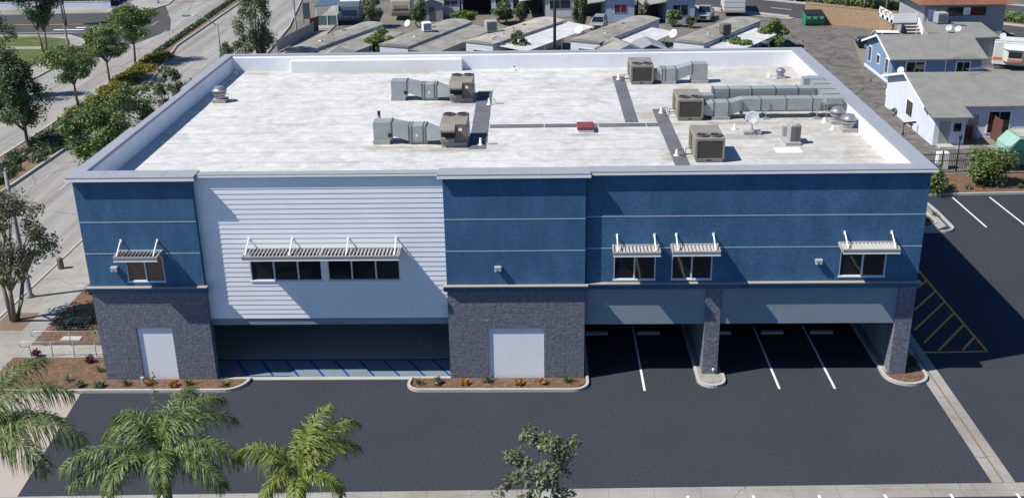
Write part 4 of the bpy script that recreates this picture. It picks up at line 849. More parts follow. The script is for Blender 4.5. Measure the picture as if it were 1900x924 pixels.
# ================================================================== VEHICLES
def car(name, label, cat, loc, rz, paint, L=4.6, Wd=1.8, H=1.45, kind='sedan', group=None, rack=False, roofpaint=None):
    t = thing(name, label, cat, loc, rz, group); hl, hw = L/2, Wd/2
    zs = .3; zb = H*.60
    if kind == 'sedan': P = [(-hl, .45), (-hl+.05, zb-.12), (-hl+.35, zb-.04), (-.95, zb), (1.0+.1, zb+.02), (hl-.3, zb+.04), (hl-.03, zb-.12), (hl, .45), (hl-.15, zs), (-hl+.15, zs)]; G = [(-1.05, zb), (-.35, H), (.75, H), (1.55, zb+.02)]
    elif kind == 'suv': P = [(-hl, .45), (-hl+.03, zb-.15), (-hl+.3, zb-.02), (-1.0, zb+.02), (hl-.1, zb+.05), (hl, zb-.1), (hl, .45), (hl-.1, zs), (-hl+.1, zs)]; G = [(-1.15, zb+.02), (-.55, H), (hl-.45, H), (hl-.1, zb+.03)]
    else: P = [(-hl, .45), (-hl+.03, zb-.15), (-hl+.3, zb-.02), (-1.1, zb+.02), (hl-.02, zb), (hl, .45), (hl-.1, zs), (-hl+.1, zs)]; G = [(-1.2, zb+.02), (-.6, H), (.45, H), (.7, zb+.02)]
    def loft(prof, w0, w1, z0, z1):
        n = len(prof); f = lambda z: w0+(w1-w0)*min(1, max(0, (z-z0)/(z1-z0)))
        vs = [(p[0], -f(p[1]), p[1]) for p in prof]+[(p[0], f(p[1]), p[1]) for p in prof]
        return MB().add(vs, [tuple(range(n)), tuple(range(2*n-1, n-1, -1))]+[(i, n+i, n+(i+1) % n, (i+1) % n) for i in range(n)])
    b = loft(P, hw, hw*.95, zs, zb)
    if kind == 'pickup': pass
    body = b.build('body', paint, t, bevel=.05)
    loft(G, hw*.92, hw*.74, zb, H).build('window', M['glass'], t, bevel=.03)
    r = MB(); r.rbox(G[1][0]+.06, G[2][0]-.06, -hw*.72, hw*.72, H-.02, H+.03, .02); 
    for sx in (-1, 1):
        r.tube([(G[0][0]+.02, sx*hw*.91, zb), (G[1][0], sx*hw*.74, H)], .035, 6); r.tube([(G[3][0]-.02, sx*hw*.91, zb), (G[2][0], sx*hw*.74, H)], .04, 6); r.tube([(.1, sx*hw*.915, zb), (.1, sx*hw*.745, H)], .035, 6)
    r.build('roof', roofpaint or paint, t)
    if kind == 'pickup': MB().box(.85, hl-.12, -hw+.14, hw-.14, zb-.02, zb+.012).build('cargo_bed', M['black'], t)
    for sx in (-1, 1):
        for x in (-hl*.62, hl*.60):
            w_ = MB().tube([(x, sx*(hw-.18), .32), (x, sx*(hw+.02), .32)], .32, 18).build('wheel', M['rubber'], t)
            MB().tube([(x, sx*(hw+.0), .32), (x, sx*(hw+.03), .32)], .2, 14).build('rim', M['steel'], w_)
        MB().rbox(-hl-.015, -hl+.15, sx*hw*.72-.2, sx*hw*.72+.2, zb-.22, zb-.1, .02).build('headlight', M['dish'], t)
        MB().rbox(hl-.15, hl+.015, sx*hw*.74-.16, sx*hw*.74+.16, zb-.24, zb-.08, .02).build('tail_light', M['red'], t)
        MB().rbox(G[0][0]+.1, G[0][0]+.28, sx*(hw+.08)-.09, sx*(hw+.08)+.09, zb+.02, zb+.14, .02).build('mirror', paint, t)
    g = MB(); g.box(-hl-.02, -hl+.1, -hw*.45, hw*.45, .42, zb-.2); g.build('grille', M['black'], t)
    if rack: MB_ = MB(); [MB_.box(x-.04, x+.04, -hw*.78, hw*.78, H+.05, H+.09) for x in (-.35, .45, 1.2)]; MB_.build('roof_rack', M['black'], t)
    return t
def pxc(px, py, z=0.): return tuple(at(px, py, z))
car('parked_pickup', 'white topped dark pickup parked nose out beside the blue cottage and a dark sedan', 'pickup', (61.9, 79.6, -.02), rad(-8), M['carblack'], 5.2, 1.95, 1.85, 'suv', roofpaint=M['carwhite'])
car('parked_car', 'dark blue sedan parked behind the blue cottage, by the outside stairs', 'car', (65.2, 76.6, -.02), rad(-6), M['carblue'], 4.7, 1.8, 1.4)
car('parked_car', 'dark car just showing over the rear parapet beside bushes', 'car', pxc(1452, 96)[:2]+(-.02,), rad(200), M['carblack'], 4.6, 1.8, 1.45)
car('parked_van', 'white vehicle with roof bars parked between the two cottages', 'van', (63.8, 56.6, -.02), rad(-3), M['carwhite'], 4.9, 1.9, 1.75, 'suv', rack=True)
car('parked_car', 'silver car parked under the carport of the pale blue home behind the utility pole', 'car', pxc(1111, 52)[:2]+(0,), rad(78), M['carsilver'], 4.5, 1.8, 1.5, 'suv')
car('parked_pickup', 'dark pickup with grey bonnet parked beside the white box trailer', 'pickup', pxc(1308, 36)[:2]+(0,), rad(75), M['carsilver'], 5.3, 1.95, 1.8, 'pickup')
p = pxc(1463, 1.5); car('moving_car', 'dark blue car on the back street at the top of the photo', 'car', (p[0], p[1], .01), math.atan2(RD.y, RD.x), M['carblue'], 4.8, 1.85, 1.5)
car('parked_car', 'white car at the kerb of the back street, far top right corner', 'car', (*rd(50, 24.4), .01), math.atan2(RD.y, RD.x), M['carwhite'], 4.6, 1.8, 1.45)
car('parked_car', 'blue and white car parked in the lot beyond the cross street', 'car', pxc(213, 4)[:2]+(.01,), rad(100), M['tarp'], 4.5, 1.8, 1.45)
# dumpster
p = pxc(1505, 44); t = thing('dumpster', 'green dumpster with black lid in front of the tan block wall', 'dumpster', (p[0], p[1]-1.6, -.02), rad(2))
MB().sweep([(-.1, .15), (-.35, 1.25), (-.2, 1.35), (1.5, 1.75), (1.5, .15)][::-1], 'x', -1.2, 1.2).build('body', M['green'], t, bevel=.02)
MB().hexa([(-1.22, -.3, 1.38), (1.22, -.3, 1.38), (1.22, 1.5, 1.78), (-1.22, 1.5, 1.78)], [(-1.22, -.3, 1.44), (1.22, -.3, 1.44), (1.22, 1.5, 1.84), (-1.22, 1.5, 1.84)]).build('lid', M['black'], t)
for x in (-.8, .0, .85): MB().hexa([(x-.22, -.305, .95), (x+.22, -.305, .95), (x+.22, -.25, .95), (x-.22, -.25, .95)], [(x-.22, -.36, 1.18), (x+.22, -.36, 1.18), (x+.22, -.3, 1.18), (x-.22, -.3, 1.18)]).build('plate', M['white'], t)
g = MB(); [g.box(-1.25, 1.25, -.33+.04*k, -.27+.04*k, .85-.3*k, .91-.3*k) for k in range(2)]; g.build('rib', M['green'], t)

# ================================================================== HOMES BEHIND
def cooler(label, p, s=1.0, rz=0., m='curbgrey'):
    t = thing('evaporative_cooler', label, 'cooler', p, rz, 'rooftop coolers')
    MB().rbox(-.5*s, .5*s, -.5*s, .5*s, .12, 1.05*s, .04).build('cabinet', M[m], t)
    g = MB()
    for k in range(7): g.box(-.40*s+k*.115*s, -.34*s+k*.115*s, -.52*s, -.501*s, .25, .92*s); g.box(.501*s, .52*s, -.40*s+k*.115*s, -.34*s+k*.115*s, .25, .92*s)
    g.build('louvre', M['darkgrey'], t); MB().box(-.45*s, .45*s, -.45*s, .45*s, 0, .12).build('stand', M['darkgrey'], t)
def white_dish(label, p, r=.42, aim=(-.6, -.6, .5), hgt=.6, m='white'):
    t = thing('satellite_dish', label, 'satellite dish', p, 0)
    dish_bowl(MB(), (0, 0, hgt), aim, r).build('bowl', M[m], t, True); a = Vector(aim).normalized()
    MB().tube([(0, .03, 0), (0, .05, hgt-.05)], .03, 6).tube([(0, 0, hgt-.3), tuple(a*.5+Vector((0, 0, hgt-.15)))], .02, 6).build('mast', M['steel'], t)
def mobile_home(label, px, zr=3.1, roof='rooftan', wallm='homewhite', awn=None, awnm='roofwhite', hump=.22, front=True, win=2):
    """px: photo pixels of the roof's front-left, front-right, back-right, back-left corners, at roof height zr"""
    q = [at(*p, zr) for p in px]; o = q[0]
    # square up: axis from mid-front to mid-back
    mf = (q[0]+q[1])/2; mb_ = (q[2]+q[3])/2; ax = (mb_-mf); L_ = ax.length; ax.normalize(); n = Vector((ax.y, -ax.x, 0)); Wd = max(2.4, ((q[1]-q[0]).dot(n)+(q[2]-q[3]).dot(n))/2)
    t = thing('mobile_home', label, 'mobile home', (mf.x, mf.y, 0), math.atan2(ax.y, ax.x)-math.pi/2, 'mobile homes behind the building')
    h = Wd/2; hw = h-.12; zw = zr-.1
    MB().sweep([(-hw, .35), (-hw, zw), (hw, zw), (hw, .35)][::-1], 'y', .1, L_-.1).build('wall', M[wallm], t)
    MB().sweep([(-h, zr-.12), (-h, zr), (-h*.5, zr+hump*.8), (0, zr+hump), (h*.5, zr+hump*.8), (h, zr), (h, zr-.12)][::-1], 'y', 0, L_).build('roof', M[roof], t)
    MB().box(-hw+.05, hw-.05, .15, L_-.15, 0, .35).build('skirt', M['pole'], t)
    def win_(x0, x1, y, z0, z1, side=None):
        f = MB()
        if side is None: f.box(x0-.05, x1+.05, y-.05, y+.02, z0-.05, z1+.05)
        else: f.box(y-.02 if side < 0 else y-.02, y+.05, x0-.05, x1+.05, z0-.05, z1+.05)
        w_ = f.build('window', M['winframe'], t); g = MB()
        if side is None: g.box(x0, (x0+x1)/2-.02, y-.06, y-.051, z0, z1); g.box((x0+x1)/2+.02, x1, y-.06, y-.051, z0, z1)
        else: g.box(y+.051, y+.06, x0, (x0+x1)/2-.02, z0, z1); g.box(y+.051, y+.06, (x0+x1)/2+.02, x1, z0, z1)
        g.build('pane', M['glass'], w_)
    if front: win_(-.75, .75, .1, 1.35, 2.25)
    for k in range(win): yy = L_*(.2+.5*k/max(1, win-1) if win > 1 else .4); win_(yy, yy+1.1, hw, 1.4, 2.2, 1)
    MB().tube([(0, L_*.45, zr+.1), (0, L_*.45, zr+.55)], .07, 8).build('roof_vent', M['steel'], t); MB().rbox(-.5, -.1, L_*.62, L_*.62+.4, zr+.08, zr+.32, .04).build('roof_vent', M['darkgrey'], t)
    MB().rbox(.2, .6, L_*.25, L_*.25+.4, zr+.1, zr+.28, .03).build('roof_vent', M['steel'], t)
    if awn:
        w1, y0, y1, za = awn
        MB().hexa([(h+.05, y0, za-.06), (h+w1, y0, za-.36), (h+w1, y1, za-.36), (h+.05, y1, za-.06)], [(h+.05, y0, za+.02), (h+w1, y0, za-.28), (h+w1, y1, za-.28), (h+.05, y1, za+.02)]).build('carport_roof', M[awnm], t)
        for k in range(5): yy = y0+.1+(y1-y0-.2)*k/4; MB().tube([(h+w1-.1, yy, 0), (h+w1-.1, yy, za-.32)], .045, 6).build('carport_post', M['white'], t)
    return t, L_, h
A_ = [
 ('tan roofed mobile home nearest the street, its side to a dark fence', [(528, 92), (568, 97), (710, 46), (675, 41)], 'rooftan', 'homewhite', (3.3, .6, 15.5, 2.75), 'rooftan'),
 ('pale roofed mobile home right of the lime bush, with a white cooler on top', [(702, 82), (757, 88), (874, 41), (829, 36.5)], 'rooftan', 'homewhite', (3.2, 0, 15.5, 2.8), 'rooftan'),
 ('cream striped roof mobile home left of the utility pole', [(863, 78), (914, 81), (1046, 40), (1000, 31)], 'roofcream', 'homewhite', (3.6, 1.0, 17, 2.75), 'roofwhite'),
 ('mobile home right of the utility pole with grey flat roof and white carport', [(1058, 74), (1112, 80), (1224, 36), (1174, 29.5)], 'rooftan', 'homewhite', (3.4, .5, 13, 2.6), 'roofwhite'),
 ('rightmost mobile home of the near row, a brown cooler on its roof', [(1251, 73.5), (1304, 83), (1411, 39), (1361, 32)], 'rooftan', 'homewhite', (3.3, .8, 13.5, 2.6), 'roofwhite')]
for lab, px, rf, wl, aw, am in A_: mobile_home(lab, px, 3.1, rf, wl, aw, am)
cooler('white cooler on the pale roof right of the lime bush', tuple(at(792, 59, 3.3)), 1.0, .3, 'white'); cooler('large grey cooler at the left edge of the cream striped roof', tuple(at(911, 60, 3.2)), 1.25, .25)
cooler('brown louvred cooler on the rightmost near mobile home', tuple(at(1345, 62, 3.25)), 1.0, .3, 'beigedark')
white_dish('white dish on a pole beside the grey flat roofed home', tuple(at(1075, 66, 2.6)), .5); white_dish('white dish left of the rightmost near mobile home', tuple(at(1249, 80, 2.0)), .5, hgt=1.0)
white_dish('small dish standing by the beige rounded trailer', tuple(at(757, 53, 1.2)), .45); white_dish('large grey drum dish in front of the cream striped roof', tuple(at(921, 93, 2.2)), .6, (-.2, -.9, .3), 1.0, 'dish')
# gabled sheds just behind the rear parapet
def shed(label, p, w_, L_, h, rm, wm, rz=0.35):
    t = thing('shed', label, 'shed', p, rz); MB().sweep([(-w_/2, 0), (-w_/2, h), (0, h+w_*.2), (w_/2, h), (w_/2, 0)][::-1], 'y', 0, L_).build('wall', M[wm], t)
    for s in (-1, 1): MB().sweep([(0, h+w_*.2+.02), (s*(w_/2+.2), h-.05), (s*(w_/2+.2), h+.03), (0, h+w_*.2+.1)][::s], 'y', -.2, L_+.2).build('roof', M[rm], t)
    for s in (-1, 1): MB().sweep([(0, h+w_*.2-.08), (s*(w_/2+.22), h-.15), (s*(w_/2+.22), h+.06), (0, h+w_*.2+.13)][::s], 'y', -.26, -.202).build('bargeboard', M['white'], t)
    MB().box(-.4, .4, -.03, -.002, 0, min(1.9, h)).build('door', M['darkgrey'], t)
p = at(1165, 86, 3.1); shed('low tan gable roof peeking over the rear parapet', (p.x, p.y-.5, 0), 4.2, 4, 2.5, 'rooftan', 'homewhite', .35)
p = at(1208, 80, 3.0); shed('small dark shed with white trimmed gable behind the rear parapet', (p.x, p.y-.3, 0), 3.4, 3.5, 2.3, 'pole', 'darkgrey', .1)
p = at(610, 99, 2.6); shed('low grey gable roof in front of the tan roofed home', (p.x+.5, p.y-3, 0), 5.0, 4, 2.1, 'rooftan', 'homewhite', -.1)
# back row, fronts facing the camera
def back_home(label, x0, x1, pyb, z_r, roof, wallm, windows, carport=None, gable=0.5, depth=13, rz=.12, door=None):
    """x0,x1 photo pixels of the front wall, pyb the row of its foot"""
    a = at(x0, pyb); b = at(x1, pyb); t = thing('mobile_home', label, 'mobile home', (a.x, a.y, 0), math.atan2(b.y-a.y, b.x-a.x)+rz, 'mobile homes of the far row')
    Wd = (b-a).length
    MB().sweep([(0, 0), (0, z_r), (Wd/2, z_r+gable-.05), (Wd, z_r), (Wd, 0)][::-1], 'y', 0, depth).build('wall', M[wallm], t)
    for s in (-1, 1): MB().sweep([(Wd/2, z_r+gable), (Wd/2+s*(Wd/2+.18), z_r-.04), (Wd/2+s*(Wd/2+.18), z_r+.05), (Wd/2, z_r+gable+.09)][::s], 'y', -.3, depth+.2).build('roof', M[roof], t)
    for (u0, u1, z0, z1, mm) in windows:
        f = MB().box(u0*Wd-.06, u1*Wd+.06, -.05, -.001, z0-.06, z1+.06).build('window', M['winframe'], t)
        g = MB(); m_ = (u0+u1)/2*Wd; g.box(u0*Wd, m_-.03, -.062, -.051, z0, z1); g.box(m_+.03, u1*Wd, -.062, -.051, z0, z1); g.build('pane', M[mm], f)
    if carport:
        s, cw, mm = carport; xa, xb = (-cw, -.02) if s < 0 else (Wd+.02, Wd+cw)
        zo, zi = (z_r-.55, z_r-.1) if s < 0 else (z_r-.1, z_r-.55)
        MB().hexa([(xa, -.2, zo-.1), (xb, -.2, zi-.1), (xb, depth, zi-.1), (xa, depth, zo-.1)], [(xa, -.2, zo), (xb, -.2, zi), (xb, depth, zi), (xa, depth, zo)]).build('carport_roof', M[mm], t)
        for yy in (0, 4, 8): MB().tube([((xa+.1) if s < 0 else xb-.1, yy, 0), ((xa+.1) if s < 0 else xb-.1, yy, z_r-.6)], .05, 6).build('carport_post', M['white'], t)
        MB().box(xa+.1, xb-.1, 6.5, 6.6, 0, z_r-.6).build('carport_screen', M['darkgrey'], t)
    return t
G = 'glass'
back_home('white gabled home behind the utility pole with a dark double window', 1012, 1066, 33, 2.9, 'rooftan', 'homewhite', [(.15, .85, 1.2, 2.3, G)], (-1, 3.6, 'roofwhite'), .55)
back_home('pale blue home with maroon curtained window and a carport', 1124, 1177, 42, 3.0, 'rooftan', 'homeblue', [(.3, .72, 1.3, 2.3, 'maroon')], (-1, 3.4, 'rooftan'), .4)
back_home('pale home with dark screened porch and a bush at its window', 1236, 1289, 44, 3.0, 'rooftan', 'homeblue', [(.22, .75, 1.0, 2.4, G)], (-1, 3.2, 'rooftan'), .4)
back_home('grey topped home with dark carport and clipped hedge', 912, 952, 28, 2.8, 'rooftan', 'homewhite', [(.2, .8, 1.2, 2.2, G)], (-1, 4.2, 'roofwhite'), .3)
back_home('low trailer home with layered front between beige trailer and hedge', 820, 853, 30, 2.8, 'roofwhite', 'homewhite', [(.1, .9, 1.5, 2.1, G)], None, .2)
shed('lavender grey plank shed beside the layered trailer home', (at(802, 40).x, at(802, 40).y, 0), 3.0, 3.5, 2.5, 'rooftan', 'apart', .1)
p = at(1362, 31); t = thing('box_trailer', 'cream box trailer with tan roof standing by the back street', 'trailer', (p.x, p.y, 0), rad(-6)); MB().rbox(-1.45, 1.45, 0, 7.5, .5, 2.9, .06).build('body', M['rvwhite'], t); MB().box(-1.5, 1.5, -.05, 7.6, 2.9, 2.98).build('roof', M['rooftan'], t)
for s in (-1, 1): MB().tube([(s*1.3, 4, .35), (s*1.5, 4, .35)], .35, 14).build('wheel', M['rubber'], t)
tr = MB(); tr.box(-1.48, 1.48, -.02, -.001, 1.9, 1.96); tr.box(-1.48, 1.48, -.02, -.001, 1.2, 1.26); tr.box(-1.46, 1.46, -.02, -.001, .52, .8); tr.build('trim', M['curbgrey'], t)
def trailer(label, px, py, w_, L_, H, skin, rf, rz=.1, win='glass', canopy=False):
    p = at(px, py); t = thing('travel_trailer', label, 'trailer', (p.x, p.y, 0), rz); n = 9
    prof = [(0, .55), (-.28, 1.0), (-.30, 1.6), (-.1, H-.5), (.25, H-.12), (.8, H), (L_-.6, H), (L_-.1, H-.35), (L_, 1.4), (L_-.05, .55)]
    MB().sweep([(a, b) for a, b in prof], 'x', -w_/2, w_/2).build('body', M[skin], t, bevel=.1)
    MB().box(-w_/2+.1, w_/2-.1, .85, L_-.7, H+.005, H+.03).build('roof', M[rf], t)
    f = MB().hexa([(-w_*.36, -.33, 1.45), (w_*.36, -.33, 1.45), (w_*.36, -.2, 1.45), (-w_*.36, -.2, 1.45)], [(-w_*.36, -.22, 2.0), (w_*.36, -.22, 2.0), (w_*.36, -.05, 2.0), (-w_*.36, -.05, 2.0)]).build('window', M[win], t)
    MB().rbox(-.35, .35, L_*.4, L_*.4+.6, H+.03, H+.22, .04).build('roof_vent', M['white'], t)
    for s in (-1, 1): MB().tube([(s*(w_/2-.15), L_*.55, .35), (s*(w_/2+.02), L_*.55, .35)], .35, 14).build('wheel', M['rubber'], t)
    MB().tube([(0, .1, .5), (0, -1.1, .45)], .06, 6).build('drawbar', M['black'], t)
    return t
tb = trailer('blue fronted trailer with pale roof and a side canopy near the street', 650, 47, 2.9, 10, 3.0, 'rvblue', 'roofwhite', .06)
MB().hexa([(-4.6, -.4, 2.55), (-1.5, -.4, 2.75), (-1.5, 9, 2.75), (-4.6, 9, 2.55)], [(-4.6, -.4, 2.63), (-1.5, -.4, 2.83), (-1.5, 9, 2.83), (-4.6, 9, 2.63)]).build('canopy', M['rvblue'], tb)
for x in (-4.4, -3.0, -1.7): MB().tube([(x, -.2, 0), (x, -.2, 2.6)], .05, 6).build('canopy_post', M['white'], tb)
MB().box(-4.5, -1.6, -.18, -.14, 0, 1.35).build('lattice_screen', mat('green_screen', (.10, .17, .15), .8, .2, 6), tb)
trailer('rounded beige trailer facing the near row of homes', 745, 38, 2.7, 8.0, 3.1, 'rvtan', 'rvtan', .05)
t = thing('notice_board', 'tall narrow board standing at the corner of the home park', 'sign', tuple(at(570, 44)[:2])+(0,), .5); MB().box(-.5, .5, -.06, .06, .6, 2.8).build('board', M['pole'], t); MB().tube([(-.45, 0, 0), (-.45, 0, 2.8)], .05, 6).tube([(.45, 0, 0), (.45, 0, 2.8)], .05, 6).build('post', M['wood'], t)
def fence(name, label, a, b, h, m, mode='board', step=.16, z=0, cat='fence', group=None):
    a = Vector((*a[:2], 0)); b = Vector((*b[:2], 0)); L_ = (b-a).length; t = thing(name, label, cat, (a.x, a.y, z), math.atan2(b.y-a.y, b.x-a.x), group)
    P = MB(); n = int(L_/step); q = random.Random(3)
    for i in range(n):
        x = i*step
        if mode == 'board': P.box(x, x+step-.012, -.012+q.uniform(-.006, .006), .012, .05, h+q.uniform(-.03, .03))
        else: P.box(x-.012, x+.012, -.012, .012, .08, h)
    P.build('panel' if mode == 'board' else 'picket', m, t)
    R_ = MB()
    for zz in ((.4, h-.35) if mode == 'board' else (.2, h*.62, h-.15)): R_.box(0, L_, .014, .05, zz-.035, zz+.035) if mode == 'board' else R_.box(0, L_, -.02, .02, zz-.02, zz+.02)
    R_.build('rail', m, t)
    for i in range(int(L_/2.4)+1): MB().box(min(i*2.4, L_)-.04, min(i*2.4, L_)+.04, -.04, .06, 0, h+.1).build('post', m, t)
fence('board_fence', 'grey board fence along the left side of the nearest mobile home', at(515, 97), at(583, 62), 1.4, M['pole'], z=0)
fence('lattice_fence', 'brown fence beside the green screened canopy near the street', at(577, 62), at(592, 58), 1.9, M['wood'])
fence('iron_fence', 'black iron picket fence behind the mulch strip of the parking lot', (50.2, 31.5), (75, 33.2), 1.75, M['black'], 'iron', .14, .08)
t = thing('lamp_post', 'short black post with a lamp behind the iron fence', 'lamp post', tuple(at(1773, 318)[:2])+(.05,)); MB().lathe([(.07, 0), (.05, .3), (.04, 2.5)], (0, 0, 0), 10).build('post', M['black'], t); MB().lathe([(.1, 2.5), (.13, 2.6), (.1, 2.8), (.03, 2.9)], (0, 0, 0), 10).build('lantern', M['black'], t)
fence('wood_fence', 'tall brown board fence beside the green camper', at(1816, 243), at(1856, 268), 2.0, M['wood'])

# ================================================================== EAST HOUSES
def gable_house(name, label, x0, x1, y0, y1, ze, zr, wallm, oh=.45, roofm='shingle'):
    t = thing(name, label, 'house', (x0, y0, 0)); Wx = x1-x0; Wy = y1-y0
    MB().sweep([(0, 0), (0, ze), (Wy/2, zr-.1), (Wy, ze), (Wy, 0)], 'x', 0, Wx).build('wall', M[wallm], t)
    sl = (zr-ze)/(Wy/2)
    for s in (-1, 1):
        P = [(Wy/2, zr), (Wy/2+s*(Wy/2+oh), ze-sl*oh), (Wy/2+s*(Wy/2+oh), ze-sl*oh+.12), (Wy/2, zr+.12)]
        MB().sweep(P if s < 0 else P[::-1], 'x', -oh, Wx+oh).build('roof', M[roofm], t)
        F = [(Wy/2, zr-.06), (Wy/2+s*(Wy/2+oh), ze-sl*oh-.08), (Wy/2+s*(Wy/2+oh+.02), ze-sl*oh+.14), (Wy/2, zr+.16)]
        MB().sweep(F if s < 0 else F[::-1], 'x', -oh-.04, -oh-.003).build('bargeboard', M['white'], t)
    return t, Wx, Wy
def house_window(t, p0, p1, z0, z1, face, m='glass', panes=2, fr='white'):
    """face 'x': on the wall x=0 (p along y); 'y': on the wall y=c given by face tuple"""
    f = MB(); g = MB(); n = panes
    if face == 'x':
        f.box(-.05, -.002, p0-.1, p1+.1, z0-.1, z1+.1)
        for i in range(n): g.box(-.062, -.051, p0+(p1-p0)*i/n+.025, p0+(p1-p0)*(i+1)/n-.025, z0, z1)
    else:
        c = face; f.box(p0-.1, p1+.1, c-.05, c-.002, z0-.1, z1+.1)
        for i in range(n): g.box(p0+(p1-p0)*i/n+.025, p0+(p1-p0)*(i+1)/n-.025, c-.062, c-.051, z0, z1)
    w_ = f.build('window', M[fr], t); g.build('pane', M[m], w_)
h1, wx, wy = gable_house('cottage', 'small blue stucco cottage with grey gable roof beside the alley', 57.55, 66.4, 60.7, 70.0, 2.75, 4.15, 'cottage')
house_window(h1, 1.3, 2.1, .9, 2.3, 'x', 'curtain' if 'curtain' in M else 'glass'); house_window(h1, 4.2, 5.1, 1.3, 2.1, 'x', 'glass', 1); house_window(h1, 7.2, 8.1, .9, 2.4, 'x')
house_window(h1, 1.4, 3.2, .7, 2.35, 0.0); house_window(h1, 6.4, 7.7, .9, 2.3, 0.0)
MB().box(-.06, -.002, .02, wy-.02, 0, .3).build('plinth', M['cottagewhite'], h1)
h2, wx, wy = gable_house('cottage', 'long white stucco cottage with grey gable roof nearest the parking lot', 54.6, 72, 41.6, 52.6, 2.9, 4.35, 'cottagewhite')
# lower front extension of the white cottage
ex = MB(); ex.box(.0, 2.55, -2.1, -.01, 0, 2.45); ex.build('porch_wall', M['cottagewhite'], h2)
MB().hexa([(-.45, -2.75, 2.47), (2.85, -2.75, 2.47), (2.85, -.3, 2.86), (-.45, -.3, 2.86)], [(-.45, -2.75, 2.58), (2.85, -2.75, 2.58), (2.85, -.3, 2.985), (-.45, -.3, 2.985)]).build('porch_roof', M['shingle'], h2)
house_window(h2, 3.4, 5.0, .9, 2.2, 'x', 'glass', 3); house_window(h2, 5.2, 7.0, .5, 2.3, 0.0); house_window(h2, 9.3, 10.6, 1.0, 2.3, 0.0)
MB().box(.4, 1.3, -2.13, -2.101, .05, 2.05).build('door', M['curbgrey'], h2); MB().box(1.6, 2.2, -2.13, -2.101, 1.2, 1.9).build('window', M['glass'], h2); MB().box(.3, 1.5, -3.1, -2.14, .0, .18).build('step', M['curb'], h2)
MB().box(3.6, 4.4, -.03, -.002, .05, 2.05).build('door', M['curbgrey'], h2)
MB().rbox(11.2, 11.6, 2.0, 2.3, 3.6, 3.85, .03).build('roof_vent', M['black'], h2)
white_dish('white dish at the left front corner of the blue cottage', (58.2, 59.9, 0), .34, hgt=1.7)
def antenna(label, loc, h, rz, w_=1.6):
    t = thing('aerial', label, 'aerial', loc, rz); MB().tube([(0, 0, 0), (0, 0, h)], .025, 6).build('mast', M['steel'], t)
    e = MB(); e.tube([(-w_, 0, h), (w_, 0, h-.05)], .018, 6)
    for i in range(9): x = -w_+i*w_/4; e.tube([(x, -.25-.06*i, h), (x, .25+.06*i, h)], .012, 5)
    e.build('boom', M['steel'], t)
antenna('thin television aerial on a mast at the blue cottage', (62.6, 60.0, 0), 4.9, rad(10)); antenna('low television aerial lying over the white cottage ridge', (60.9, 46.9, 4.3), .55, rad(20))
# tile roofed apartment, annex
t = thing('apartment_house', 'two storey house with clay tiled roof, balcony and outside stairs', 'house', (66.4, 78.6, 0)); a0, a1 = 0, 9.2
MB().box(0, a1, 0, 9, 0, 5.2).build('wall', M['apart'], t)
MB().hexa([(-.9, -.8, 5.1), (a1+.6, -.8, 5.1), (a1+.6, 9.8, 5.1), (-.9, 9.8, 5.1)], [(2.5, 3.6, 7.2), (a1-2.5, 3.6, 7.2), (a1-2.5, 5.4, 7.2), (2.5, 5.4, 7.2)]).build('roof', M['tile'], t)
f = MB().box(2.6, 7.0, -.05, -.002, 3.75, 4.75).build('window', M['wood'], t); g = MB()
for i, mm in enumerate(('glass', 'glass', 'white', 'maroon', 'glass')): MB().box(2.68+.86*i, 2.68+.86*i+.8, -.065, -.051, 3.83, 4.67).build('pane', M[mm], f)
bc = MB(); bc.box(-3.0, -.05, 2.0, 7.0, 2.45, 2.65); bc.build('balcony', M['apart'], t)
rl = MB()
for y0_, y1_ in ((2.0, 3.4), (3.6, 5.2), (5.4, 7.0)):
    rl.box(-3.05, -2.9, y0_, y0_+.3, 2.65, 3.7); rl.box(-3.05, -2.9, y1_-.3, y1_, 2.65, 3.7); rl.box(-3.05, -2.9, y0_, y1_, 2.65, 3.0); rl.box(-3.05, -2.9, y0_, y1_, 3.6, 3.75)
rl.box(-2.9, -.05, 1.9, 2.0, 2.65, 3.7); rl.build('balustrade', M['white'], t)
MB().box(-2.9, -2.6, 2.1, 6.9, 0, 2.45).build('balcony_support', M['tan'], t)
st = MB()
for i in range(9): st.box(-1.6, -.1, 1.0-.5*i, 1.5-.5*i, 2.4-.27*i, 2.48-.27*i)
st.build('stairs', M['curb'], t); MB().hexa([(-.1, 1.5, 2.3), (-.02, 1.5, 2.3), (-.02, -3.2, .0), (-.1, -3.2, .0)][::-1], [(-.1, 1.5, 3.3), (-.02, 1.5, 3.3), (-.02, -3.2, 1.0), (-.1, -3.2, 1.0)][::-1]).build('stair_parapet', M['white'], t)
MB().box(.4, 1.3, -.04, -.002, 2.5, 4.5).build('door', M['white'], t)
t = thing('flat_roofed_annex', 'low flat roofed annex with grey roof in front of the tiled house', 'building', (0, 0, 0))
AN = [tuple(at(*p, 3.3)[:2]) for p in ((1711, 41), (1722, 60), (1742, 62), (1770, 73), (1855, 69), (1820, 42))]
MB().prism([(x+(68.8-x)*.05, y+(72.5-y)*.05) for x, y in AN], 0, 3.15).build('wall', M['apart'], t); MB().prism(AN, 3.15, 3.32).build('roof', M['shingle'], t)
a = Vector(AN[3]); b = Vector(AN[4]); dd = (b-a).normalized()
for u, z0, z1, w0 in ((1.6, .9, 1.9, .5), (2.9, 1.3, 2.3, .8)):
    c = a+dd*u+(Vector((68.8, 72.5))-(a+dd*u))*.05; m_ = MB(); m_.obox((c.x, c.y), dd, w0, .08, z0, z1); m_.build('window', M['glass'], t)
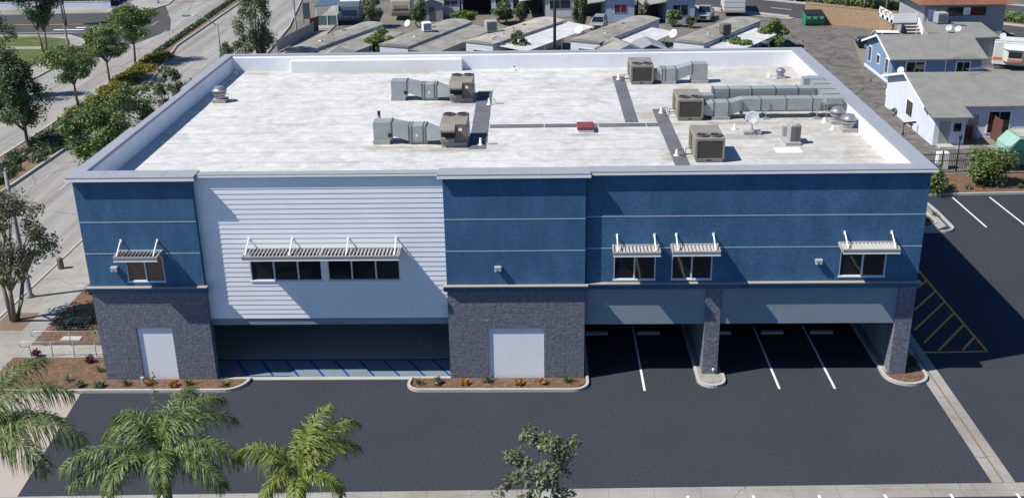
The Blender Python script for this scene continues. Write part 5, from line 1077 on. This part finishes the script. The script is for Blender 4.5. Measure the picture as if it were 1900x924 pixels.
cooler('grey air cooler standing on the annex roof under the tiled house', tuple(at(1744, 44, 3.33)), 1.2, .1); white_dish('white dish on the annex roof, left one of two', tuple(at(1760, 62, 3.3)), .34, hgt=.5, m='dishwhite'); white_dish('white dish on the annex roof, right one of two', tuple(at(1777, 65, 3.3)), .35, hgt=.6, m='dishwhite'); white_dish('white dish on a pole at the right edge of the annex', tuple(at(1860, 78, 2.2)), .34, hgt=.6, m='dishwhite')
for px, py, lab in ((1766, 48, 'dark roof grille on the annex near the tiled house'),): tag(MB().box(-.6, .6, -.4, .4, 0, .06).build('roof_grille', M['darkgrey']), lab, 'roof grille').location = at(px+15, py, 3.33)
# tan wall
a, b = at(1492, 40), at(1694, 62); fence_h = 2.35
t = thing('block_wall', 'long tan block wall along the back street behind the green dumpster', 'wall', (a.x, a.y, -.05), math.atan2(b.y-a.y, b.x-a.x)); MB().box(0, (b-a).length, 0, .2, 0, fence_h).build('wall_face', M['tan'], t); MB().box(-.03, (b-a).length+.03, -.04, .24, fence_h+.002, fence_h+.08).build('wall_cap', M['tan'], t)
# white camper and green camper
P0 = at(1838, 128); t = thing('camper', 'white camper with bay window and orange stripe behind the white cottage', 'camper', (P0.x, P0.y, 0), rad(-24))
MB().rbox(0, 9.5, 0, 2.6, .55, 3.0, .12).build('body', M['rvwhite'], t); MB().box(.02, 9.45, .05, 2.55, 3.0, 3.05).build('roof', M['roofwhite'], t); MB().box(.05, 9.4, -.015, -.002, 1.0, 1.3).build('stripe', M['rvorange'], t)
bw = MB().hexa([(1.0, -.01, 1.0), (3.4, -.01, 1.0), (2.9, -.8, 1.0), (1.5, -.8, 1.0)][::-1], [(1.0, -.01, 2.3), (3.4, -.01, 2.3), (2.9, -.8, 2.3), (1.5, -.8, 2.3)][::-1]).build('bay_window', M['rvwhite'], t); MB().box(1.55, 2.85, -.83, -.802, 1.45, 2.05).build('pane', M['glass'], bw); MB().box(1.5, 2.9, -.82, -.801, 1.05, 1.3).build('stripe', M['rvorange'], bw)
MB().hexa([(.9, -.01, 2.3), (3.5, -.01, 2.3), (3.0, -.95, 2.3), (1.4, -.95, 2.3)][::-1], [(.9, -.01, 2.75), (3.5, -.01, 2.75), (3.2, -.3, 2.45), (1.2, -.3, 2.45)][::-1]).build('bay_roof', M['rvwhite'], t)
MB().hexa([(4.6, -.01, 2.2), (8.5, -.01, 2.2), (8.5, -1.5, 1.8), (4.6, -1.5, 1.8)][::-1], [(4.6, -.01, 2.3), (8.5, -.01, 2.3), (8.5, -1.5, 1.9), (4.6, -1.5, 1.9)][::-1]).build('canopy', M['rvwhite'], t)
MB().rbox(3.4, 4.2, 1.0, 1.6, 3.05, 3.35, .08).build('roof_vent', M['white'], t)
for s in (.1, 2.5): MB().tube([(6, s-.1, .4), (6, s+.1, .4)], .4, 14).build('wheel', M['rubber'], t)
lg = MB(); [lg.tube([(.4, y, 0), (.4, y, .6)], .05, 6) for y in (.3, 2.3)]; lg.build('jack', M['black'], t)
P0 = at(1856, 318); t = thing('camper', 'mint green vintage camper with corrugated sides behind the iron fence', 'camper', (P0.x+.6, P0.y-.2, 0), rad(0))
MB().sweep([(0, .5), (-.25, 1.0), (-.15, 1.9), (.5, 2.6), (6, 2.65), (6.4, 2.2), (6.4, .5)][::-1], 'y', .3, 2.7).build('body', M['mint'], t, bevel=.06)
MB().sweep([(.02, .52), (-.1, 1.0), (0, 1.75), (.55, 2.5), (6, 2.55), (6.3, 2.2), (6.3, .52)], 'y', .27, .299).build('side_panel', M['teal'], t)
f = MB().box(1.2, 2.6, .22, .268, 1.35, 1.95).build('window', M['white'], t); MB().box(1.27, 1.88, .21, .219, 1.42, 1.88).box(1.92, 2.53, .21, .219, 1.42, 1.88).build('pane', M['glass'], f)
MB().box(.6, 5.9, .4, 2.6, 2.66, 2.69).build('roof', M['roofcream'], t)
MB().hexa([(-.32, .7, 1.0), (-.32, 2.2, 1.0), (-.2, 2.2, 1.0), (-.2, .7, 1.0)], [(-.3, .7, 1.6), (-.3, 2.2, 1.6), (-.1, 2.2, 1.6), (-.1, .7, 1.6)]).build('window_shade', M['mint'], t)
for yy in (.35, 2.65): MB().tube([(3.6, yy-.1, .36), (3.6, yy+.1, .36)], .36, 14).build('wheel', M['rubber'], t)
P0 = at(1890, 240); t = thing('camper', 'pale green camper end showing at the right edge of the photo', 'camper', (P0.x+.8, P0.y, 0)); MB().sweep([(0, .5), (-.2, 1.2), (.2, 2.1), (.9, 2.5), (5, 2.5), (5, .5)][::-1], 'y', 0, 2.3).build('body', M['mint'], t, bevel=.08); MB().box(.7, 1.5, -.03, -.002, 1.2, 2.0).build('window', M['glass'], t)
# yard things
t = thing('cabinet', 'orange brown wooden cabinet on the patio slab before the white cottage', 'cabinet', (*at(1790, 256)[:2], .06)); MB().rbox(-.5, .5, -.3, .3, 0, 1.1, .02).build('case', M['woodlight'], t); g = MB(); [g.box(-.46+.32*i, -.2+.32*i, -.32, -.301, .08, 1.0) for i in range(3)]; g.build('door', M['wood'], t)
t = thing('mailbox_rack', 'white box on legs at the corner of the white cottage', 'mailbox', (*at(1651, 192)[:2], 0)); MB().rbox(-.45, .45, -.25, .25, .8, 1.4, .05).build('box', M['white'], t); MB().tube([(-.3, 0, 0), (-.3, 0, .8)], .04, 6).tube([(.3, 0, 0), (.3, 0, .8)], .04, 6).build('leg', M['pole'], t)
tag(MB().tube([(0, 0, 0), (0, 0, 1.0), (1.1, .3, 1.0)], .09, 10).build('gate_arm', M['black']), 'black bent pipe rail at the edge of the alley', 'pipe rail').location = at(1675, 250)
t = thing('tarp_bundle', 'blue bundle at the foot of the annex wall', 'bundle', (*at(1775, 107)[:2], 0)); MB().lathe([(.9, 0), (1.0, .4), (.6, .8), (.1, .9)], (0, 0, 0), 9).build('cover', M['tarp'], t)
tag(MB().lathe([(.3, 0), (.33, .7), (.28, .9), (.03, .95)], tuple(at(1735, 328)[:2])+(.1,), 12).build('bin', M['tarp']), 'blue bin behind the iron fence by the roof corner', 'bin')
tag(MB().rbox(-.45, .45, -.3, .3, 0, 1.3, .05).build('utility_cabinet', M['white']), 'small white cabinet by the iron fence near the roof corner', 'cabinet').location = (at(1746, 312).x, at(1746, 312).y, 0)
# far left: low wall and hedge across the cross street
t = thing('low_wall', 'low pale wall along the far side of the cross street', 'wall', (-95, 114.6, 0)); MB().box(0, 52.5, 0, .3, 0, 1.0).build('wall_face', M['cottagewhite'], t); MB().box(0, 52.5, -.03, .33, 1.003, 1.08).build('wall_cap', M['curb'], t)
# ================================================================== TREES AND PLANTS
tree('street_tree', 'open crowned olive green street tree left of the building front corner', (-7.9, 6.9, .07), 7.9, 3.0, 2.3, M['leafbrown'], 4800, .13, .13, 36, 5, (.5, 0), 'trees along the sidewalk', 3, .27)
tree('street_tree', 'dense green street tree hugging the left parapet, nearer of the two', (-9.6, 25.5, .07), 8.2, 2.5, 2.5, M['leaf'], 7500, .15, .14, 26, 8, (0, 0), 'trees along the sidewalk', 1, .42)
tree('street_tree', 'dense green street tree hugging the left parapet, farther of the two', (-9.2, 31.0, .07), 8.0, 2.3, 2.6, M['leaf'], 7000, .15, .14, 26, 9, (0, 0), 'trees along the sidewalk', 1, .42)
tree('street_tree', 'sparse grey green tree behind the left rear part of the parapet', (-8.9, 39.5, .07), 7.9, 2.2, 2.6, M['leafgrey'], 3000, .14, .10, 34, 12, (0, 0), 'trees along the sidewalk', 3, .2)
tree('street_tree', 'small dark tree left of the curved street lamp arm, behind the roof', (-7.9, 57.0, .07), 6.6, 2.0, 2.5, M['leafgrey'], 3200, .15, .11, 24, 14, (0, 0), 'trees along the sidewalk', 1, .32)
tree('street_tree', 'tall dark tree rising behind the rear left roof corner', (-7.9, 65, .07), 10.2, 2.4, 2.6, M['leafgrey'], 6500, .16, .15, 34, 15, (.2, 0), 'trees along the sidewalk', 1, .34)
tree('median_tree', 'tall dark cone shaped tree in the near part of the median', (-22.3, 41.4, .1), 8.6, 2.9, 1.5, M['leafdark'], 9500, .16, .16, 36, 21, (-.3, 0), 'trees in the median', 1, .36, .55, .2)
tree('median_tree', 'round headed green tree where the yellow groundcover begins', (-23.1, 54.2, .1), 6.5, 3.0, 2.7, M['leaf'], 7000, .15, .12, 28, 22, (-.2, 0), 'trees in the median', 1, .38)
tree('median_tree', 'round headed green tree above the middle of the yellow groundcover', (-24.3, 65.5, .1), 6.2, 2.8, 2.4, M['leaf'], 6000, .15, .11, 26, 23, (0, 0), 'trees in the median', 1, .38)
tree('median_tree', 'widest round headed green tree at the far tip of the planted median', (-24.9, 75, .1), 6.9, 3.3, 2.4, M['leaf'], 7500, .16, .12, 30, 24, (.4, 0), 'trees in the median', 1, .36)
tree('lawn_tree', 'dark upright tree with forked trunk standing at the lawn edge', (-36.8, 78.5, .1), 10.5, 2.6, 3.6, M['leafdark'], 7000, .18, .14, 28, 31, (-.2, 0), 'trees by the lawn', 2, .36)
tree('lawn_tree', 'dark tree at the left edge of the photo over the lawn', (-32.9, 59, .1), 8.9, 2.6, 2.2, M['leafdark'], 6500, .17, .14, 26, 32, (0, 0), 'trees by the lawn', 1, .38)
tree('lawn_tree', 'slender tree with drooping twigs at the corner of the cross street', (-43.5, 100.6, .1), 10, 2.0, 3, M['leafgrey'], 2500, .18, .12, 24, 33, (0, 0), 'trees by the lawn', 1, .3)
pt = at(1000, 893, 4.0)
tree('young_tree', 'small leafy young tree with gaps at the bottom of the photo', (22.0, -15.0, 0), 6.7, 1.95, 1.5, M['leafyoung'], 4200, .10, .06, 85, 41, (0, 0), None, 1, .135, 0, .3)
def bush(lab, px, py, h, r, m, n, seed, x=None, multi=1):
    p = at(px, py); tree('bush', lab, (p.x, p.y, 0), h, r, .05, m, n, .13, .05, 30, seed, (0, 0), None, 3, .6, 0, .1)
bush('rounded green bush growing in front of the iron fence', 1833, 343, 2.9, 1.6, M['leaf'], 6500, 51)
bush('green bush just right of the building beside the parking lot kerb', 1728, 360, 2.2, 1.0, M['leaf'], 2200, 52)
def far_bush(lab, px, py, z, h, r, m, n, seed):
    p = at(px, py, z); tree('bush', lab, (p.x, p.y, 0), z+h/2, r, max(.3, z-h/2), m, n, .17, .08, 20, seed, (0, 0), 'bushes between the mobile homes', 2, .4)
far_bush('bright lime green bush between the two left mobile homes', 709, 78, 2.6, 3.2, 2.0, M['leaflime'], 4000, 61)
far_bush('dark thin bush in front of the cream striped roof', 960, 80, 2.8, 2.6, 1.2, M['leafgrey'], 1800, 62)
far_bush('green leafy bush in front of the rightmost near home', 1365, 85, 2.2, 2.0, 1.9, M['leaf'], 3000, 63)
far_bush('tall green bush at the right end of the near home row', 1433, 66, 2.2, 3.8, 1.8, M['leaf'], 4500, 64)
far_bush('yellow green hedge bush behind the pale roofed home', 862, 33, 1.4, 1.8, 2.0, M['leaflime'], 2500, 65)
far_bush('clipped dark green bush in front of the far carport', 932, 22, 1.6, 2.6, 2.2, M['leafdark'], 4200, 66)
far_bush('green bush before the window of the pale screened home', 1250, 32, 1.2, 2.2, 1.2, M['leaf'], 2200, 67)
far_bush('grey green shrub at the corner of the pale screened home', 1281, 40, .8, 1.4, .8, M['leafgrey'], 900, 68)
far_bush('olive tree between the blue trailer and the beige trailer', 688, 18, 2.4, 4.2, 1.6, M['leafgrey'], 3500, 69)
far_bush('dark tree right of the rounded beige trailer', 775, 12, 2.8, 4.5, 1.4, M['leafdark'], 3000, 70)
far_bush('dark shrub beside the white gabled home porch', 968, 24, 1.6, 3.2, 1.0, M['leafdark'], 1800, 71)
far_bush('tall dark conifer between the gabled home and the pale blue home', 1075, 20, 3.0, 7, 1.0, M['leafdark'], 3500, 72)
far_bush('pale grey shrub beside the carport of the screened home', 1194, 22, 1.6, 3.0, .9, M['leafgrey'], 1500, 73)
far_bush('leafy banana like plant by the wooden cabinet at the white cottage', 1802, 224, 1.2, 1.9, .8, M['leaflime'], 1400, 74)
far_bush('trailing green plant along the white cottage gable', 1700, 232, .3, .5, .7, M['leafgrey'], 700, 75)
far_bush('low creeping plant at the rear corner of the white cottage gable', 1668, 208, .3, .5, .7, M['leafgrey'], 700, 76)
# palms in front
p0 = at(-45, 812, 7.0); p1 = at(297, 845, 6.9); p2 = at(556, 895, 6.4)
palm('feather palm reaching in from the left edge of the photo', (p0.x, p0.y, 0), 6.9, 3.6, [(62, 62, 1.05, 1.5), (30, 58, 1.1, 1.9), (2, 30, 1.15, 1.5), (-25, 25, 1.0, 1.5), (100, 50, 1, 1.8), (150, 40, 1, 1.8), (-75, 10, 1, 1.4), (-120, 30, 1, 1.7), (195, 60, 1, 2), (240, 35, 1, 1.7), (80, 10, .8, 1.2), (45, 20, .85, 1.3)], 3)
palm('full dark green feather palm, middle one of three at the bottom left', (p1.x, p1.y, 0), 6.8, 3.0, [(88, 86, .95, .3), (38, 72, 1.12, 2.15), (18, 62, 1.1, 2.2), (62, 76, .95, 1.7), (-8, 40, 1.08, 1.8), (-26, 24, 1.0, 1.5), (150, 74, 1.0, 2.75), (165, 60, .95, 2.6), (-160, 34, 1.1, 1.35), (-150, 18, 1.0, 1.0), (-112, 42, .95, 1.9), (-65, 45, .9, 2.1), (110, 66, .8, 2.4)], 5)
palm('yellow green feather palm with few fronds, rightmost of the three', (p2.x, p2.y, 0), 6.3, 2.6, [(168, 66, 1.2, 2.6), (150, 58, 1.0, 2.5), (42, 74, 1.2, 1.9), (62, 80, 1.1, 1.3), (24, 66, 1.05, 2.2), (75, 70, .9, 1.6), (-25, 50, .8, 2.3), (-80, 50, .75, 2.2), (-130, 55, .75, 2.3), (100, 78, .7, 1.4)], 8, True)
# planting in front of the building
def pl(lab, px, py, kind, seed):
    p = at(px, py, .09); loc = (p.x, p.y, .08); g = 'small plants in the mulch beds'
    if kind == 'dark': spiky('flax_plant', lab, loc, .32, .42, M['leafdark'], 40, g, seed, .022)
    elif kind == 'grass': spiky('grass_tuft', lab, loc, .38, .40, M['leafgrey'], 60, g, seed, .014)
    elif kind == 'orange': o = shrub('flower_clump', lab, loc, .3, .3, M['orangeflower'], 220, .06, g, seed, 'flowers')
    elif kind == 'red': o = shrub('red_leaf_shrub', lab, loc, .32, .45, M['burgundy'], 200, .07, g, seed, 'shrub')
    else: shrub('small_shrub', lab, loc, .32, .34, M['leafgrey'], 240, .07, g, seed, 'shrub')
PLANTS = [
 (128, 706, 'grass', 'grassy tuft, leftmost one along the kerb left of the building'), (147, 717, 'green', 'small grey green shrub near the kerb, left of the left brick pillar'), (185, 718, 'green', 'small grey green shrub near the kerb at the left end of the pillar'),
 (185, 688, 'grass', 'pale grassy tuft close to the left side of the brick pillar'), (168, 672, 'red', 'thin reddish shrub beside the ramp and the brick pillar'), (70, 662, 'red', 'burgundy leaved shrub at the foot of the ramp handrail'),
 (236, 714, 'dark', 'dark spiky plant in front of the left brick pillar'), (276, 714, 'orange', 'orange flowered clump under the left white panel'), (321, 717, 'orange', 'small orange clump right of the left white panel foot'), (352, 714, 'dark', 'dark spiky plant at the right part of the left bed'), (416, 715, 'grass', 'grassy tuft near the rounded right end of the left bed'),
 (777, 712, 'grass', 'grassy tuft at the left end of the middle planter island'), (815, 712, 'green', 'green shrub, second from the left in the middle island'), (861, 713, 'orange', 'orange flower clump left of the middle white panel'), (905, 709, 'dark', 'dark spiky plant at the left foot of the middle white panel'), (962, 713, 'orange', 'orange flower clump below the centre of the middle white panel'), (1008, 711, 'orange', 'orange flower clump at the right foot of the middle white panel'), (1053, 708, 'dark', 'dark upright plant at the right end of the middle island'),
 (1765, 349, 'green', 'small shrub in the strip before the iron fence, left one'), (1797, 351, 'green', 'small shrub in the strip before the iron fence beside the round bush'), (1893, 349, 'green', 'small shrub in the strip before the iron fence at the photo edge'), (1733, 400, 'grass', 'spiky tuft in the rounded bed right of the building'), (1722, 410, 'grass', 'second spiky tuft in the rounded bed, nearer the building'),
 (140, 580, 'grass', 'grassy tuft in the bed between the lamp post and the green cage'), (165, 545, 'green', 'low shrub in the bed close to the left building corner'), (172, 598, 'green', 'low shrub between the green cage and the building')]
for i, (px, py, k, lab) in enumerate(PLANTS): pl(lab, px, py, k, 100+i)
spiky('flax_plant', 'pale striped spiky plant before the right brick column', tuple(at(1672, 676, .1)), .6, .75, M['leafgrey'], 60, 'small plants in the mulch beds', 7, .03)
spiky('flax_plant', 'dark spiky plant in the shade right of the right brick column', (40.6, 1.2, .1), .6, .7, M['leafdark'], 60, 'small plants in the mulch beds', 8, .03)
# groundcover: uncountable
def cover(name, label, polyc, n, size, m, h=.35, seed=1, kind='stuff', cat='groundcover'):
    r = np.random.default_rng(seed); k = len(polyc)
    o = leaf_mesh(name, [(x, y, z) for x, y, z, *_ in polyc], [(a, b, c) for *_, a, b, c in polyc], n, size, m, seed=seed)
    return tag(o, label, cat, None, kind)
def strip(y0, y1, xa, xb, step, h, prob=1., seed=1, drift=0.):
    q = random.Random(seed); out = []; y = y0
    while y < y1:
        for _ in range(3):
            if q.random() < prob: out.append((q.uniform(xa, xb)+drift*(y-y0), y+q.uniform(-.5, .5), .14+h*.25, q.uniform(.5, .95), q.uniform(.6, 1.1), h*q.uniform(.6, 1.2)))
        y += step
    return out
cover('groundcover', 'dark green groundcover in the near part of the median', strip(14, 53, -22.9, -19.7, .8, .45, .72, 3), 16000, .16, M['cover'], seed=4)
cover('groundcover', 'yellow green flowering groundcover in the middle of the median', strip(52, 80, -23.4, -21.2, .55, .4, 1, 5, -.03), 15000, .16, M['yellowflower'], seed=5)
cover('hedge_strip', 'low clipped green hedge along the narrow far median', [(-24.3-.03*(y-85), y, .35, .42, .5, .35) for y in np.arange(80, 175, .8)], 9000, .16, M['cover'], seed=6)
cover('groundcover', 'low green groundcover on the right side of the near median', strip(40, 62, -20.5, -19.6, .9, .4, .5, 7), 4500, .16, M['leaf'], seed=7)
cover('hedge_strip', 'clipped green hedge in the back street median', [(*rd(u, 12.5), .7, 1.1, 1.1, .75) for u in np.arange(-8, 80, .9)], 13000, .22, M['leaf'], seed=8)
cover('hedge_mass', 'dark green hedge mass behind the low wall across the cross street', [(x, 117.5, 1.6, 1.4, 1.2, 1.7) for x in np.arange(-92, -43, 1.0)], 12000, .26, M['leafdark'], seed=9)
cover('bark_litter', 'rough planting in the bed along the left side of the building', [(random.uniform(-5.2, -.6), random.uniform(4.5, 20), .1, .5, .5, .14) for _ in range(26)], 2600, .08, M['leafgrey'], seed=10)
# palms on the back street
for i, (px, py, h, lab) in enumerate(((1603, 21, 4.6, 'middle one of the three palms behind the tan block wall'), (1570, 14, 5.2, 'palm behind the tan block wall, the one nearest the green dumpster'), (1643, 27, 4.8, 'palm behind the tan block wall near the balcony'))):
    p = at(px, py); palm(lab, (p.x, p.y, 0), h, 2.6, [(k*137.5, 20+55*((k*.618) % 1), 1, 2.0) for k in range(13)], 11+i)
